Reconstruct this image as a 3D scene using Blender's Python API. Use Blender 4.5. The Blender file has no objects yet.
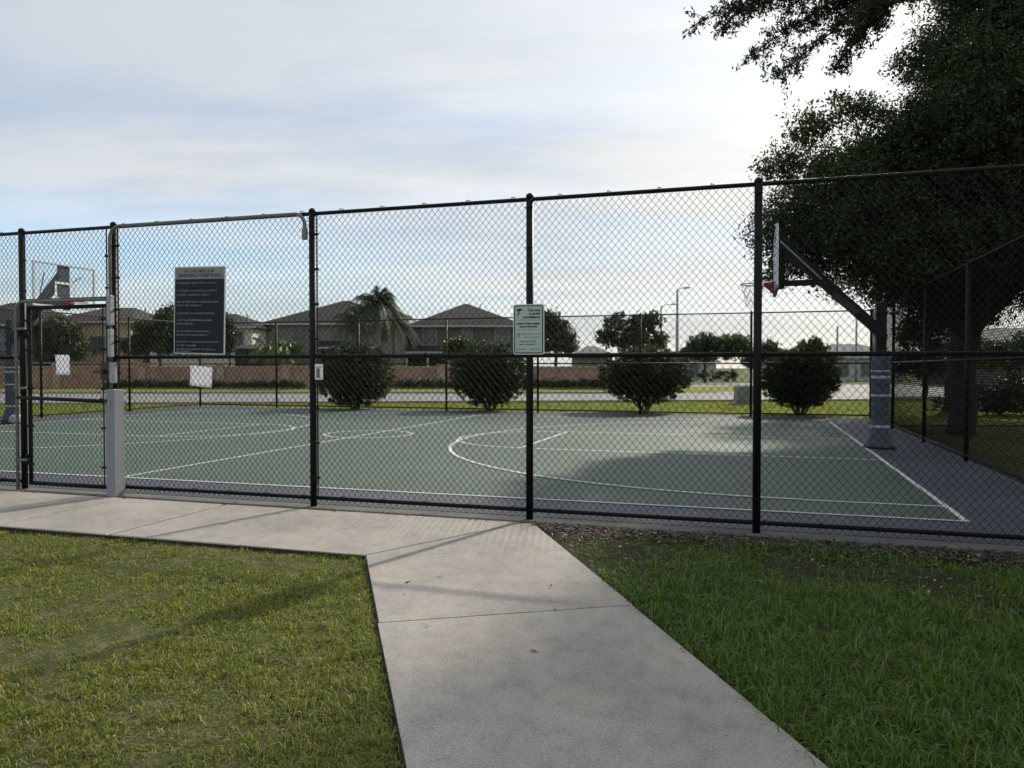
import bpy, math, random
import numpy as np
from mathutils import Vector, Matrix, noise as mnoise

R = math.radians
rnd = random.Random(7)
rng = np.random.default_rng(11)
scene = bpy.context.scene
COL = scene.collection

# ------------------------------------------------------------------ frame of reference
CAM_H = 1.45
F_PX = 780.0
HOR = 367.0
A = R(17.3)                       # the court is turned 17.3 degrees against the view
CA, SA = math.cos(A), math.sin(A)

def W(u, v, z=0.0):               # court coordinates -> world
    return Vector((u*CA + v*SA, -u*SA + v*CA, z))

def at(px, py, d):                # point at distance d seen at a place in the photo
    return Vector(((px-512)/F_PX*d, d, CAM_H + (HOR-py)/F_PX*d))

SUN_AZ, SUN_EL = R(34), R(31)
SUN = Vector((math.sin(SUN_AZ)*math.cos(SUN_EL), math.cos(SUN_AZ)*math.cos(SUN_EL), math.sin(SUN_EL)))

# ------------------------------------------------------------------ materials
def nt(name):
    m = bpy.data.materials.new(name)
    m.use_nodes = True
    n = m.node_tree.nodes
    n.clear()
    return m, n, m.node_tree.links

def mix_rgb(n, l, fac, a, b, mode='MIX'):
    x = n.new('ShaderNodeMix'); x.data_type = 'RGBA'; x.blend_type = mode
    for sock, val in ((x.inputs[0], fac), (x.inputs[6], a), (x.inputs[7], b)):
        if hasattr(val, 'is_linked') or hasattr(val, 'links'):
            l.new(val, sock)
        elif isinstance(val, (int, float)):
            sock.default_value = val
        else:
            sock.default_value = (*val, 1) if len(val) == 3 else val
    return x.outputs[2]

def noise(n, l, scale, detail=4, rough=.55, coord='Object', vec=None):
    t = n.new('ShaderNodeTexNoise')
    t.inputs['Scale'].default_value = scale
    t.inputs['Detail'].default_value = detail
    t.inputs['Roughness'].default_value = rough
    if vec is None:
        c = n.new('ShaderNodeTexCoord')
        vec = c.outputs[coord]
    l.new(vec, t.inputs['Vector'])
    return t.outputs['Fac']

def ramp(n, l, fac, stops):
    r = n.new('ShaderNodeValToRGB')
    e = r.color_ramp.elements
    while len(e) < len(stops):
        e.new(.5)
    for k, (p, c) in enumerate(stops):
        e[k].position = p
        e[k].color = (*c, 1) if not isinstance(c, (int, float)) else (c, c, c, 1)
    l.new(fac, r.inputs[0])
    return r.outputs[0]

def M(name, col, rough=.7, var=.18, scale=6.0, bump=0.0, bscale=60, metal=0.0, col2=None, spec=.5, fine=0.0, fscale=200, coat=0):
    m, n, l = nt(name)
    out = n.new('ShaderNodeOutputMaterial')
    p = n.new('ShaderNodeBsdfPrincipled')
    a = tuple(c*(1-var) for c in col)
    b = col2 if col2 else tuple(min(1, c*(1+var)) for c in col)
    f = noise(n, l, scale, 6, .6)
    f = ramp(n, l, f, [(.3, 0.0), (.7, 1.0)])
    c = mix_rgb(n, l, f, a, b)
    if fine:
        g = noise(n, l, fscale, 2, .6)
        g = ramp(n, l, g, [(.25, 1-fine), (.75, 1+fine)])
        c = mix_rgb(n, l, 1.0, c, g, 'MULTIPLY')
    l.new(c, p.inputs['Base Color'])
    p.inputs['Roughness'].default_value = rough
    p.inputs['Metallic'].default_value = metal
    p.inputs['Specular IOR Level'].default_value = spec
    if bump:
        bn = n.new('ShaderNodeBump'); bn.inputs['Strength'].default_value = bump; bn.inputs['Distance'].default_value = .02
        l.new(noise(n, l, bscale, 5, .65), bn.inputs['Height'])
        l.new(bn.outputs[0], p.inputs['Normal'])
    l.new(p.outputs[0], out.inputs[0])
    return m

def M_leaf(name, stops, trans=.35, rough=.5, tcol=(1.3, 1.5, .6), patch=0.0, pcol=(.05, .05, .02), pscale=1.2):
    m, n, l = nt(name)
    out = n.new('ShaderNodeOutputMaterial')
    g = n.new('ShaderNodeNewGeometry')
    c = ramp(n, l, g.outputs['Random Per Island'], stops)
    if patch:
        f = noise(n, l, pscale, 4, .6)
        f = ramp(n, l, f, [(.42, 0.0), (.62, patch)])
        c = mix_rgb(n, l, f, c, pcol)
    p = n.new('ShaderNodeBsdfPrincipled')
    l.new(c, p.inputs['Base Color'])
    p.inputs['Roughness'].default_value = rough
    p.inputs['Specular IOR Level'].default_value = .35
    t = n.new('ShaderNodeBsdfTranslucent')
    l.new(mix_rgb(n, l, 1.0, c, tcol, 'MULTIPLY'), t.inputs[0])
    x = n.new('ShaderNodeMixShader'); x.inputs[0].default_value = trans
    l.new(p.outputs[0], x.inputs[1]); l.new(t.outputs[0], x.inputs[2])
    l.new(x.outputs[0], out.inputs[0])
    return m

def M_concrete():
    m, n, l = nt('concrete')
    out = n.new('ShaderNodeOutputMaterial')
    p = n.new('ShaderNodeBsdfPrincipled')
    big = ramp(n, l, noise(n, l, .9, 5, .6), [(.3, (.235, .217, .192)), (.52, (.315, .291, .257)), (.75, (.40, .37, .325))])
    st = ramp(n, l, noise(n, l, 7.3, 9, .8), [(.34, .70), (.50, 1.0), (.68, 1.14)])
    c = mix_rgb(n, l, .8, big, st, 'MULTIPLY')
    warm = ramp(n, l, noise(n, l, 1.7, 6, .7), [(.50, 0.0), (.72, .45)])
    c = mix_rgb(n, l, warm, c, (.48, .38, .28))
    sp = ramp(n, l, noise(n, l, 95, 5, .8), [(.30, .50), (.5, 1.0), (.68, 1.55)])
    c = mix_rgb(n, l, 1.0, c, sp, 'MULTIPLY')
    v = n.new('ShaderNodeTexVoronoi'); v.inputs['Scale'].default_value = 9
    tc = n.new('ShaderNodeTexCoord'); l.new(tc.outputs['Object'], v.inputs['Vector'])
    dots = ramp(n, l, v.outputs['Distance'], [(.035, .25), (.06, 1.0)])
    c = mix_rgb(n, l, .8, c, dots, 'MULTIPLY')
    l.new(c, p.inputs['Base Color'])
    p.inputs['Roughness'].default_value = .78
    b = n.new('ShaderNodeBump'); b.inputs['Strength'].default_value = .35; b.inputs['Distance'].default_value = .006
    l.new(noise(n, l, 120, 5, .7), b.inputs['Height'])
    # broom finish across the walk
    w = n.new('ShaderNodeTexWave'); w.inputs['Scale'].default_value = 14; w.inputs['Distortion'].default_value = 6
    w.bands_direction = 'X'
    l.new(tc.outputs['Object'], w.inputs['Vector'])
    b2 = n.new('ShaderNodeBump'); b2.inputs['Strength'].default_value = .06; b2.inputs['Distance'].default_value = .004
    l.new(w.outputs['Fac'], b2.inputs['Height']); l.new(b.outputs[0], b2.inputs['Normal'])
    l.new(b2.outputs[0], p.inputs['Normal'])
    l.new(p.outputs[0], out.inputs[0])
    return m

def M_court(name, c1, c2, c3):
    m, n, l = nt(name)
    out = n.new('ShaderNodeOutputMaterial')
    p = n.new('ShaderNodeBsdfPrincipled')
    c = ramp(n, l, noise(n, l, .35, 6, .62), [(.3, c1), (.5, c2), (.72, c3)])
    s = ramp(n, l, noise(n, l, 2.2, 6, .7), [(.3, .86), (.6, 1.05)])
    c = mix_rgb(n, l, 1.0, c, s, 'MULTIPLY')
    f = ramp(n, l, noise(n, l, 90, 3, .6), [(.3, .80), (.7, 1.16)])
    c = mix_rgb(n, l, 1.0, c, f, 'MULTIPLY')
    # pale dusty scuffs and darker rubbed spots
    sc = ramp(n, l, noise(n, l, 4.5, 8, .8), [(.56, 0.0), (.72, .45)])
    c = mix_rgb(n, l, sc, c, (.20, .21, .19))
    v = n.new('ShaderNodeTexVoronoi'); v.inputs['Scale'].default_value = 2.3
    tcv = n.new('ShaderNodeTexCoord'); l.new(tcv.outputs['Object'], v.inputs['Vector'])
    c = mix_rgb(n, l, .35, c, ramp(n, l, v.outputs['Distance'], [(.05, .35), (.16, 1.0)]), 'MULTIPLY')
    l.new(c, p.inputs['Base Color'])
    p.inputs['Roughness'].default_value = .66
    b = n.new('ShaderNodeBump'); b.inputs['Strength'].default_value = .5; b.inputs['Distance'].default_value = .004
    l.new(noise(n, l, 150, 4, .7), b.inputs['Height'])
    l.new(b.outputs[0], p.inputs['Normal'])
    l.new(p.outputs[0], out.inputs[0])
    return m

def M_soil(name, cols, scale=2.0):
    m, n, l = nt(name)
    out = n.new('ShaderNodeOutputMaterial')
    p = n.new('ShaderNodeBsdfPrincipled')
    c = ramp(n, l, noise(n, l, scale, 7, .68), cols)
    f = ramp(n, l, noise(n, l, 60, 4, .7), [(.25, .45), (.75, 1.5)])
    c = mix_rgb(n, l, 1.0, c, f, 'MULTIPLY')
    l.new(c, p.inputs['Base Color'])
    p.inputs['Roughness'].default_value = .95
    p.inputs['Specular IOR Level'].default_value = .15
    b = n.new('ShaderNodeBump'); b.inputs['Strength'].default_value = .9; b.inputs['Distance'].default_value = .03
    l.new(noise(n, l, 45, 6, .75), b.inputs['Height'])
    l.new(b.outputs[0], p.inputs['Normal'])
    l.new(p.outputs[0], out.inputs[0])
    return m

def M_brick(name, c1, c2, mortar, sx, sy):
    m, n, l = nt(name)
    out = n.new('ShaderNodeOutputMaterial')
    p = n.new('ShaderNodeBsdfPrincipled')
    tc = n.new('ShaderNodeTexCoord')
    mp = n.new('ShaderNodeMapping'); mp.inputs['Rotation'].default_value = (R(90), 0, 0)
    l.new(tc.outputs['Object'], mp.inputs[0])
    b = n.new('ShaderNodeTexBrick')
    b.inputs['Color1'].default_value = (*c1, 1); b.inputs['Color2'].default_value = (*c2, 1); b.inputs['Mortar'].default_value = (*mortar, 1)
    b.inputs['Brick Width'].default_value = sx; b.inputs['Row Height'].default_value = sy
    b.inputs['Scale'].default_value = 1; b.inputs['Mortar Size'].default_value = .012
    l.new(mp.outputs[0], b.inputs['Vector'])
    f = ramp(n, l, noise(n, l, .8, 5, .6), [(.3, .75), (.7, 1.15)])
    l.new(mix_rgb(n, l, 1.0, b.outputs['Color'], f, 'MULTIPLY'), p.inputs['Base Color'])
    p.inputs['Roughness'].default_value = .9
    l.new(p.outputs[0], out.inputs[0])
    return m

def M_glass(name, tint=(1, 1, 1), alpha=.25):
    m, n, l = nt(name)
    out = n.new('ShaderNodeOutputMaterial')
    t = n.new('ShaderNodeBsdfTransparent'); t.inputs[0].default_value = (*tint, 1)
    g = n.new('ShaderNodeBsdfGlossy'); g.inputs['Roughness'].default_value = .08
    d = n.new('ShaderNodeBsdfDiffuse'); d.inputs[0].default_value = (.6, .65, .68, 1)
    x1 = n.new('ShaderNodeMixShader'); x1.inputs[0].default_value = .5
    l.new(g.outputs[0], x1.inputs[1]); l.new(d.outputs[0], x1.inputs[2])
    x = n.new('ShaderNodeMixShader')
    fr = ramp(n, l, noise(n, l, 5, 4, .6), [(.3, alpha*.6), (.7, alpha*1.3)])
    l.new(fr, x.inputs[0])
    l.new(t.outputs[0], x.inputs[1]); l.new(x1.outputs[0], x.inputs[2])
    l.new(x.outputs[0], out.inputs[0])
    return m

MT = dict(
    vinyl=M('black_vinyl_coating', (.006, .0065, .0065), rough=.5, var=.3, scale=20, fine=.2, spec=.22),
    wire=M('black_vinyl_wire', (.004, .0045, .0045), rough=.42, var=.2, scale=9, spec=.17),
    wirefar=M('weathered_vinyl_wire', (.006, .0065, .007), rough=.8, var=.2, scale=9, spec=.04),
    concrete=M_concrete(),
    joint=M('dirt_in_joints', (.03, .026, .021), rough=.95, var=.4, scale=30),
    green=M_court('green_acrylic', (.045, .078, .053), (.055, .091, .064), (.074, .106, .078)),
    apron=M_court('bluish_grey_acrylic', (.042, .047, .060), (.053, .058, .072), (.072, .076, .086)),
    line=M('white_court_paint', (.58, .61, .58), rough=.7, var=.25, scale=9, fine=.25, fscale=70, col2=(.74, .75, .72)),
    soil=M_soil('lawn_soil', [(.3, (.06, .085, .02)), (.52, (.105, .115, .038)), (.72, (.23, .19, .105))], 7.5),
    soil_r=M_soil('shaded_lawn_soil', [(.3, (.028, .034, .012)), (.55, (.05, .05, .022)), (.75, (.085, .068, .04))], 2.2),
    mulch=M_soil('leaf_litter_bed', [(.3, (.028, .020, .014)), (.55, (.075, .05, .035)), (.75, (.13, .095, .07))], 7),
    meadow=M_soil('far_ground', [(.3, (.06, .085, .02)), (.55, (.09, .115, .03)), (.75, (.12, .125, .045))], .5),
    verge=M_soil('verge_turf', [(.3, (.15, .20, .028)), (.55, (.20, .25, .036)), (.75, (.26, .28, .06))], .9),
    asphalt=M('worn_asphalt', (.24, .235, .225), rough=.85, var=.12, scale=.4, fine=.15, fscale=30, bump=.3),
    footing=M('fence_footing_concrete', (.11, .108, .096), rough=.95, var=.3, scale=2.5, fine=.15),
    kerb=M('kerb_concrete', (.36, .35, .32), rough=.9, var=.2, scale=2),
    galv=M('galvanised_steel', (.34, .35, .35), rough=.6, var=.2, scale=18, metal=.35, spec=.3),
    conduitm=M('weathered_conduit', (.17, .175, .17), rough=.65, var=.25, scale=14, metal=.2, spec=.25),
    plate=M('painted_grey_steel', (.225, .235, .265), rough=.6, var=.07, scale=5, fine=.05),
    lockm=M('dark_lock_metal', (.05, .045, .04), rough=.45, var=.4, scale=30, metal=.5),
    paper=M_leaf('white_paper', [(0, (.85, .86, .89)), (1, (.85, .86, .89))], .5, .9, (1, 1, 1)),
    pole=M('dark_hoop_paint', (.008, .009, .011), rough=.55, var=.3, scale=10, spec=.2),
    bluepole=M('slate_hoop_paint', (.022, .034, .044), rough=.6, var=.2, scale=6, spec=.2),
    pad=M('slate_pole_pad', (.035, .042, .058), rough=.65, var=.3, scale=9, bump=.4, bscale=25, col2=(.085, .095, .115), fine=.3, fscale=40),
    tape=M('pale_tape', (.34, .35, .36), rough=.5, var=.35, scale=25),
    whitepaint=M('white_paint', (.78, .78, .76), rough=.5, var=.06, scale=10),
    boardframe=M('pale_aluminium', (.62, .63, .64), rough=.35, var=.08, scale=12, metal=.25),
    boardglass=M_glass('scuffed_clear_board', (.95, .97, .98), .05),
    rim=M('red_rim_paint', (.30, .020, .035), rough=.4, var=.2, scale=20),
    rimd=M('dark_red_pad', (.20, .018, .025), rough=.6, var=.2, scale=10),
    net=M('net_cord', (.60, .60, .60), rough=.9, var=.1, scale=30),
    rust=M('faded_red_label', (.045, .017, .015), rough=.7, var=.4, scale=25),
    signdark=M('charcoal_sign_face', (.013, .016, .021), rough=.5, var=.25, scale=3, spec=.25),
    signgrey=M('pewter_sign_header', (.22, .20, .19), rough=.35, var=.15, scale=6),
    signink=M('sign_ink', (.012, .012, .014), rough=.6, var=.1),
    signtext=M('pale_sign_text', (.30, .31, .32), rough=.6, var=.25, scale=40),
    signpale=M('pale_green_sign_face', (.42, .50, .46), rough=.5, var=.06, scale=5),
    signsteel=M('sign_edge_aluminium', (.58, .60, .58), rough=.4, var=.08, scale=10, metal=.2),
    signfaint=M('faint_green_ink', (.22, .32, .28), rough=.6, var=.1),
    bark=M('oak_bark', (.065, .055, .045), rough=.95, var=.45, scale=8, bump=.8, bscale=18),
    twig=M('grey_twig', (.12, .105, .085), rough=.95, var=.3, scale=14),
    palmbark=M('palm_trunk', (.20, .175, .14), rough=.95, var=.3, scale=5),
    palmdead=M('dry_frond', (.24, .13, .05), rough=.9, var=.3, scale=4),
    oak=M_leaf('oak_leaf', [(0, (.015, .024, .010)), (.6, (.032, .046, .018)), (1, (.075, .090, .034))], .28, .65),
    near=M_leaf('near_oak_leaf', [(0, (.020, .028, .014)), (1, (.05, .062, .028))], .10, .5, (1.1, 1.2, .8)),
    bush=M_leaf('shrub_leaf', [(0, (.022, .036, .012)), (.75, (.034, .052, .016)), (1, (.08, .105, .03))], .32, .45),
    treeA=M_leaf('grey_green_leaf', [(0, (.045, .06, .03)), (1, (.10, .12, .06))], .25),
    treeB=M_leaf('mid_green_leaf', [(0, (.030, .050, .020)), (1, (.075, .105, .04))], .25),
    treeC=M_leaf('dull_leaf', [(0, (.040, .046, .028)), (1, (.085, .09, .05))], .2),
    palm=M_leaf('palm_leaf', [(0, (.018, .032, .015)), (1, (.045, .066, .026))], .2, .6),
    palmb=M_leaf('bright_palm_leaf', [(0, (.05, .09, .022)), (1, (.13, .17, .04))], .35, .4),
    hedge=M_leaf('hedge_leaf', [(0, (.022, .036, .014)), (1, (.055, .075, .028))], .2),
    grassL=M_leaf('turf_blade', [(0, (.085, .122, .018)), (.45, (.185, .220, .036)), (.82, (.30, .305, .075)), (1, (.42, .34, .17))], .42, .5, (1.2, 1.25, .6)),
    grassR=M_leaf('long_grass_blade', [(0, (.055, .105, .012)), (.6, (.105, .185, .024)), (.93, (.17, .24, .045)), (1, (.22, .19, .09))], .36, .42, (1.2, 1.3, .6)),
    straw=M_leaf('dry_grass_straw', [(0, (.15, .12, .06)), (.6, (.30, .245, .145)), (1, (.46, .40, .27))], .1, .8, (1, 1, 1)),
    chip=M_leaf('fallen_leaf', [(0, (.03, .022, .016)), (.5, (.07, .052, .04)), (.88, (.13, .10, .08)), (1, (.34, .29, .23))], .05, .7, (1, 1, 1)),
    wallbrick=M_brick('perimeter_block', (.45, .27, .20), (.39, .23, .17), (.37, .28, .23), .6, .2),
    wallcap=M('wall_cap_stone', (.45, .34, .27), rough=.9, var=.15, scale=1.5),
    roofd=M('dark_shingles', (.016, .0145, .0155), rough=.95, var=.25, scale=1.2, fine=.35, fscale=9),
    roofb=M('brown_shingles', (.03, .025, .024), rough=.95, var=.25, scale=1.2, fine=.35, fscale=9),
    roofg=M('grey_shingles', (.15, .155, .16), rough=.95, var=.2, scale=1.2, fine=.3, fscale=9),
    stuccotan=M('tan_stucco', (.62, .47, .32), rough=.95, var=.08, scale=1),
    stuccogrey=M('taupe_stucco', (.125, .112, .10), rough=.95, var=.1, scale=1),
    stuccobeige=M('beige_stucco', (.24, .22, .19), rough=.95, var=.08, scale=1),
    stuccopale=M('cream_stucco', (.74, .69, .61), rough=.95, var=.07, scale=1),
    stuccowhite=M('pale_grey_stucco', (.50, .51, .52), rough=.95, var=.08, scale=1),
    fascia=M('fascia_paint', (.46, .44, .42), rough=.7, var=.08, scale=3),
    winframe=M('window_frame_paint', (.26, .25, .235), rough=.7, var=.08, scale=3),
    pane=M('window_pane', (.12, .135, .145), rough=.3, var=.3, scale=1),
    screen=M('screen_enclosure', (.05, .052, .058), rough=.9, var=.2, scale=4),
    lamp=M('lamp_post_concrete', (.34, .34, .33), rough=.8, var=.12, scale=3),
    cabinet=M('cabinet_grey_green', (.28, .30, .28), rough=.7, var=.1, scale=4),
)

# ------------------------------------------------------------------ mesh helpers
def link(o, parent=None):
    COL.objects.link(o)
    if parent is not None:
        o.parent = parent
    return o

def tag(o, label=None, cat=None, group=None, kind=None):
    if label: o['label'] = label
    if cat: o['category'] = cat
    if group: o['group'] = group
    if kind: o['kind'] = kind
    return o

def thing(name, label, cat, loc=(0, 0, 0), rz=0.0, group=None):
    o = bpy.data.objects.new(name, None)
    o.empty_display_size = .2
    link(o)
    o.location = loc
    o.rotation_euler = (0, 0, rz)
    return tag(o, label, cat, group)

def np_mesh(name, verts, groups, mats, smooth=False, midx=None):
    """groups: list of (n,k) index arrays."""
    me = bpy.data.meshes.new(name)
    verts = np.asarray(verts, dtype=np.float32)
    me.vertices.add(len(verts))
    me.vertices.foreach_set('co', verts.ravel())
    loops = np.concatenate([g.ravel() for g in groups]).astype(np.int32)
    tot = np.concatenate([np.full(len(g), g.shape[1]) for g in groups]).astype(np.int32)
    start = np.concatenate([[0], np.cumsum(tot)[:-1]]).astype(np.int32)
    me.loops.add(len(loops)); me.loops.foreach_set('vertex_index', loops)
    me.polygons.add(len(tot)); me.polygons.foreach_set('loop_start', start); me.polygons.foreach_set('loop_total', tot)
    for m in (mats if isinstance(mats, (list, tuple)) else [mats]):
        me.materials.append(m)
    if midx is not None:
        me.polygons.foreach_set('material_index', np.asarray(midx, dtype=np.int32))
    me.update(calc_edges=True)
    me.validate()
    if smooth:
        me.polygons.foreach_set('use_smooth', np.ones(len(tot), dtype=bool))
    return me

class MB:
    """Collects boxes, prisms and tubes into one mesh."""
    def __init__(s):
        s.v = []; s.f = []
    def add(s, vs, fs):
        b = len(s.v)
        s.v += [tuple(p) for p in vs]
        s.f += [tuple(i+b for i in f) for f in fs]
        return s
    def box(s, x0, x1, y0, y1, z0, z1, mat=None, bev=0.0):
        if bev:
            b = min(bev, (x1-x0)*.45, (y1-y0)*.45, (z1-z0)*.45)
            pts = []
            for z, i in ((z0, b), (z0+b, 0), (z1-b, 0), (z1, b)):
                xs, xe, ys, ye = x0+i, x1-i, y0+i, y1-i
                c = b*.6 if i == 0 else 0
                ring = [(xs+c, ys), (xe-c, ys), (xe, ys+c), (xe, ye-c), (xe-c, ye), (xs+c, ye), (xs, ye-c), (xs, ys+c)] if c else \
                       [(xs, ys), (xe, ys), (xe, ys), (xe, ye), (xe, ye), (xs, ye), (xs, ye), (xs, ys)]
                if not c:
                    e = b*.3
                    ring = [(xs+e, ys), (xe-e, ys), (xe, ys+e), (xe, ye-e), (xe-e, ye), (xs+e, ye), (xs, ye-e), (xs, ys+e)]
                pts += [(p[0], p[1], z) for p in ring]
            fs = [tuple(reversed(range(8))), tuple(range(24, 32))]
            for k in range(3):
                for j in range(8):
                    fs.append((k*8+j, k*8+(j+1) % 8, (k+1)*8+(j+1) % 8, (k+1)*8+j))
            vs = pts
        else:
            vs = [(x0, y0, z0), (x1, y0, z0), (x1, y1, z0), (x0, y1, z0), (x0, y0, z1), (x1, y0, z1), (x1, y1, z1), (x0, y1, z1)]
            fs = [(3, 2, 1, 0), (4, 5, 6, 7), (0, 1, 5, 4), (1, 2, 6, 5), (2, 3, 7, 6), (3, 0, 4, 7)]
        if mat is not None:
            vs = [mat @ Vector(p) for p in vs]
        return s.add(vs, fs)
    def prism(s, poly, z0, z1):
        n = len(poly)
        vs = [(p[0], p[1], z0) for p in poly] + [(p[0], p[1], z1) for p in poly]
        fs = [tuple(reversed(range(n))), tuple(range(n, 2*n))] + [(i, (i+1) % n, n+(i+1) % n, n+i) for i in range(n)]
        return s.add(vs, fs)
    def sheet(s, poly, z):
        return s.add([(p[0], p[1], z) for p in poly], [tuple(range(len(poly)))])
    def tube(s, pts, r, n=8, caps=True):
        pts = [Vector(p) for p in pts]
        rs = r if isinstance(r, (list, tuple)) else [r]*len(pts)
        b = len(s.v)
        t0 = (pts[1]-pts[0]).normalized()
        ref = Vector((0, 0, 1)) if abs(t0.z) < .9 else Vector((1, 0, 0))
        side = t0.cross(ref).normalized()
        for i, p in enumerate(pts):
            if i == 0: t = pts[1]-pts[0]
            elif i == len(pts)-1: t = pts[-1]-pts[-2]
            else: t = (pts[i+1]-pts[i]).normalized() + (pts[i]-pts[i-1]).normalized()
            t.normalize()
            side = (side - t*side.dot(t)).normalized()
            up = side.cross(t)
            for k in range(n):
                a = 2*math.pi*k/n + math.pi/n
                s.v.append(tuple(p + (side*math.cos(a) + up*math.sin(a))*rs[i]))
        for i in range(len(pts)-1):
            for k in range(n):
                s.f.append((b+i*n+k, b+i*n+(k+1) % n, b+(i+1)*n+(k+1) % n, b+(i+1)*n+k))
        if caps:
            s.f.append(tuple(b+k for k in reversed(range(n))))
            s.f.append(tuple(b+(len(pts)-1)*n+k for k in range(n)))
        return s
    def lathe(s, prof, cx=0, cy=0, n=20):
        b = len(s.v)
        for r, z in prof:
            for k in range(n):
                a = 2*math.pi*k/n
                s.v.append((cx+r*math.cos(a), cy+r*math.sin(a), z))
        for i in range(len(prof)-1):
            for k in range(n):
                s.f.append((b+i*n+k, b+i*n+(k+1) % n, b+(i+1)*n+(k+1) % n, b+(i+1)*n+k))
        s.f.append(tuple(b+k for k in reversed(range(n))))
        s.f.append(tuple(b+(len(prof)-1)*n+k for k in range(n)))
        return s
    def build(s, name, mat, parent=None, smooth=False, loc=None, rz=0.0):
        me = bpy.data.meshes.new(name)
        me.from_pydata(s.v, [], s.f)
        for m in (mat if isinstance(mat, (list, tuple)) else [mat]):
            me.materials.append(m)
        if smooth:
            for p in me.polygons:
                p.use_smooth = len(p.vertices) <= 4
        me.update()
        o = bpy.data.objects.new(name, me)
        link(o, parent)
        if loc is not None: o.location = loc
        if rz: o.rotation_euler = (0, 0, rz)
        return o

def struct(name, mb, mat, court=True):
    o = mb.build(name, mat, rz=-A if court else 0)
    o['kind'] = 'structure'
    return o

def place(name, me, parent=None, loc=None, rz=0.0):
    o = bpy.data.objects.new(name, me)
    link(o, parent)
    if loc is not None: o.location = loc
    if rz: o.rotation_euler = (0, 0, rz)
    return o

def copy_tree(o, loc, rz=None, parent=None):
    c = o.copy(); COL.objects.link(c)
    if parent is not None: c.parent = parent
    else:
        c.location = loc
        if rz is not None: c.rotation_euler = (0, 0, rz)
    for ch in list(o.children):
        copy_tree(ch, None, None, c)
    return c

# ------------------------------------------------------------------ leaves and blades
def leaf_arrays(cen, ln, wd, droop=0.0, upbias=0.0):
    n = len(cen)
    a = rng.normal(size=(n, 3)); a[:, 2] -= droop
    a /= np.linalg.norm(a, axis=1, keepdims=True)
    b = rng.normal(size=(n, 3))
    if upbias:
        nn = b.copy(); nn[:, 2] = np.abs(nn[:, 2]) + upbias
        b = np.cross(nn, a)
    else:
        b = np.cross(b, a)
    b /= np.linalg.norm(b, axis=1, keepdims=True) + 1e-9
    L = (ln*(.7+.6*rng.random(n)))[:, None]; Wd = (wd*(.7+.6*rng.random(n)))[:, None]
    v = np.empty((n, 4, 3))
    v[:, 0] = cen - a*L*.5
    v[:, 1] = cen + b*Wd*.5 - a*L*.05
    v[:, 2] = cen + a*L*.5
    v[:, 3] = cen - b*Wd*.5 - a*L*.05
    return v.reshape(-1, 3), np.arange(n*4).reshape(-1, 4)

def clump_points(ells, nclump, per, cr, shell=.55, flat=.8):
    """points of leaves: clumps spread through ellipsoids, biased to their outside"""
    w = np.array([e[3]*e[4]*e[5] for e in ells])**.75
    idx = rng.choice(len(ells), nclump, p=w/w.sum())
    E = np.array(ells)[idx]
    d = rng.normal(size=(nclump, 3)); d /= np.linalg.norm(d, axis=1, keepdims=True)
    r = shell + (1-shell)*rng.random(nclump)**.6
    inner = rng.random(nclump) < .25
    r[inner] *= rng.random(inner.sum())
    c = E[:, :3] + d*r[:, None]*E[:, 3:6]*(.93+.16*rng.normal(size=(nclump, 1)).clip(-1, 1))
    rad = cr*(.55+.9*rng.random(nclump))
    k = (per*(.4+1.2*rng.random(nclump))).astype(int)+3
    cc = np.repeat(c, k, axis=0); rr = np.repeat(rad, k)
    o = rng.normal(size=(len(cc), 3))
    o /= np.linalg.norm(o, axis=1, keepdims=True)
    o *= (rr*rng.random(len(cc))**.5)[:, None]
    o[:, 2] *= flat
    return cc+o, c

def crown_mesh(name, ells, nclump, per, cr, ln, wd, mat, shell=.55, droop=.2, extra=None, flat=.8):
    p, c = clump_points(ells, nclump, per, cr, shell, flat)
    if extra is not None: p = np.concatenate([p, extra])
    p = p[p[:, 2] > .12]
    v, f = leaf_arrays(p, ln, wd, droop, .4)
    return np_mesh(name, v, [f], mat), c

def limb(mb, p0, p1, r0, r1, seg=6, wob=.06, n=7):
    p0, p1 = Vector(p0), Vector(p1)
    L = (p1-p0).length
    pts, rs = [], []
    for i in range(seg+1):
        t = i/seg
        q = p0.lerp(p1, t)
        k = math.sin(t*math.pi)*wob*L
        q += Vector((rnd.uniform(-k, k), rnd.uniform(-k, k), rnd.uniform(-k, k)*.5 + k*.4))
        pts.append(q); rs.append(r0+(r1-r0)*t)
    mb.tube(pts, rs, n)
    return pts

def vnoise(x, y, s, seed=0):
    """smooth value noise on arrays"""
    g = np.random.default_rng(seed).random((64, 64))
    x = np.asarray(x)/s; y = np.asarray(y)/s
    xi = np.floor(x).astype(int); yi = np.floor(y).astype(int)
    fx = x-xi; fy = y-yi
    fx = fx*fx*(3-2*fx); fy = fy*fy*(3-2*fy)
    a = g[xi % 64, yi % 64]; b = g[(xi+1) % 64, yi % 64]; c = g[xi % 64, (yi+1) % 64]; d = g[(xi+1) % 64, (yi+1) % 64]
    return (a*(1-fx)+b*fx)*(1-fy) + (c*(1-fx)+d*fx)*fy

def in_poly(x, y, poly):
    ins = np.zeros(len(x), bool)
    j = len(poly)-1
    for i in range(len(poly)):
        xi, yi = poly[i]; xj, yj = poly[j]
        c = ((yi > y) != (yj > y)) & (x < (xj-xi)*(y-yi)/(yj-yi+1e-12)+xi)
        ins ^= c
        j = i
    return ins

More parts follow.
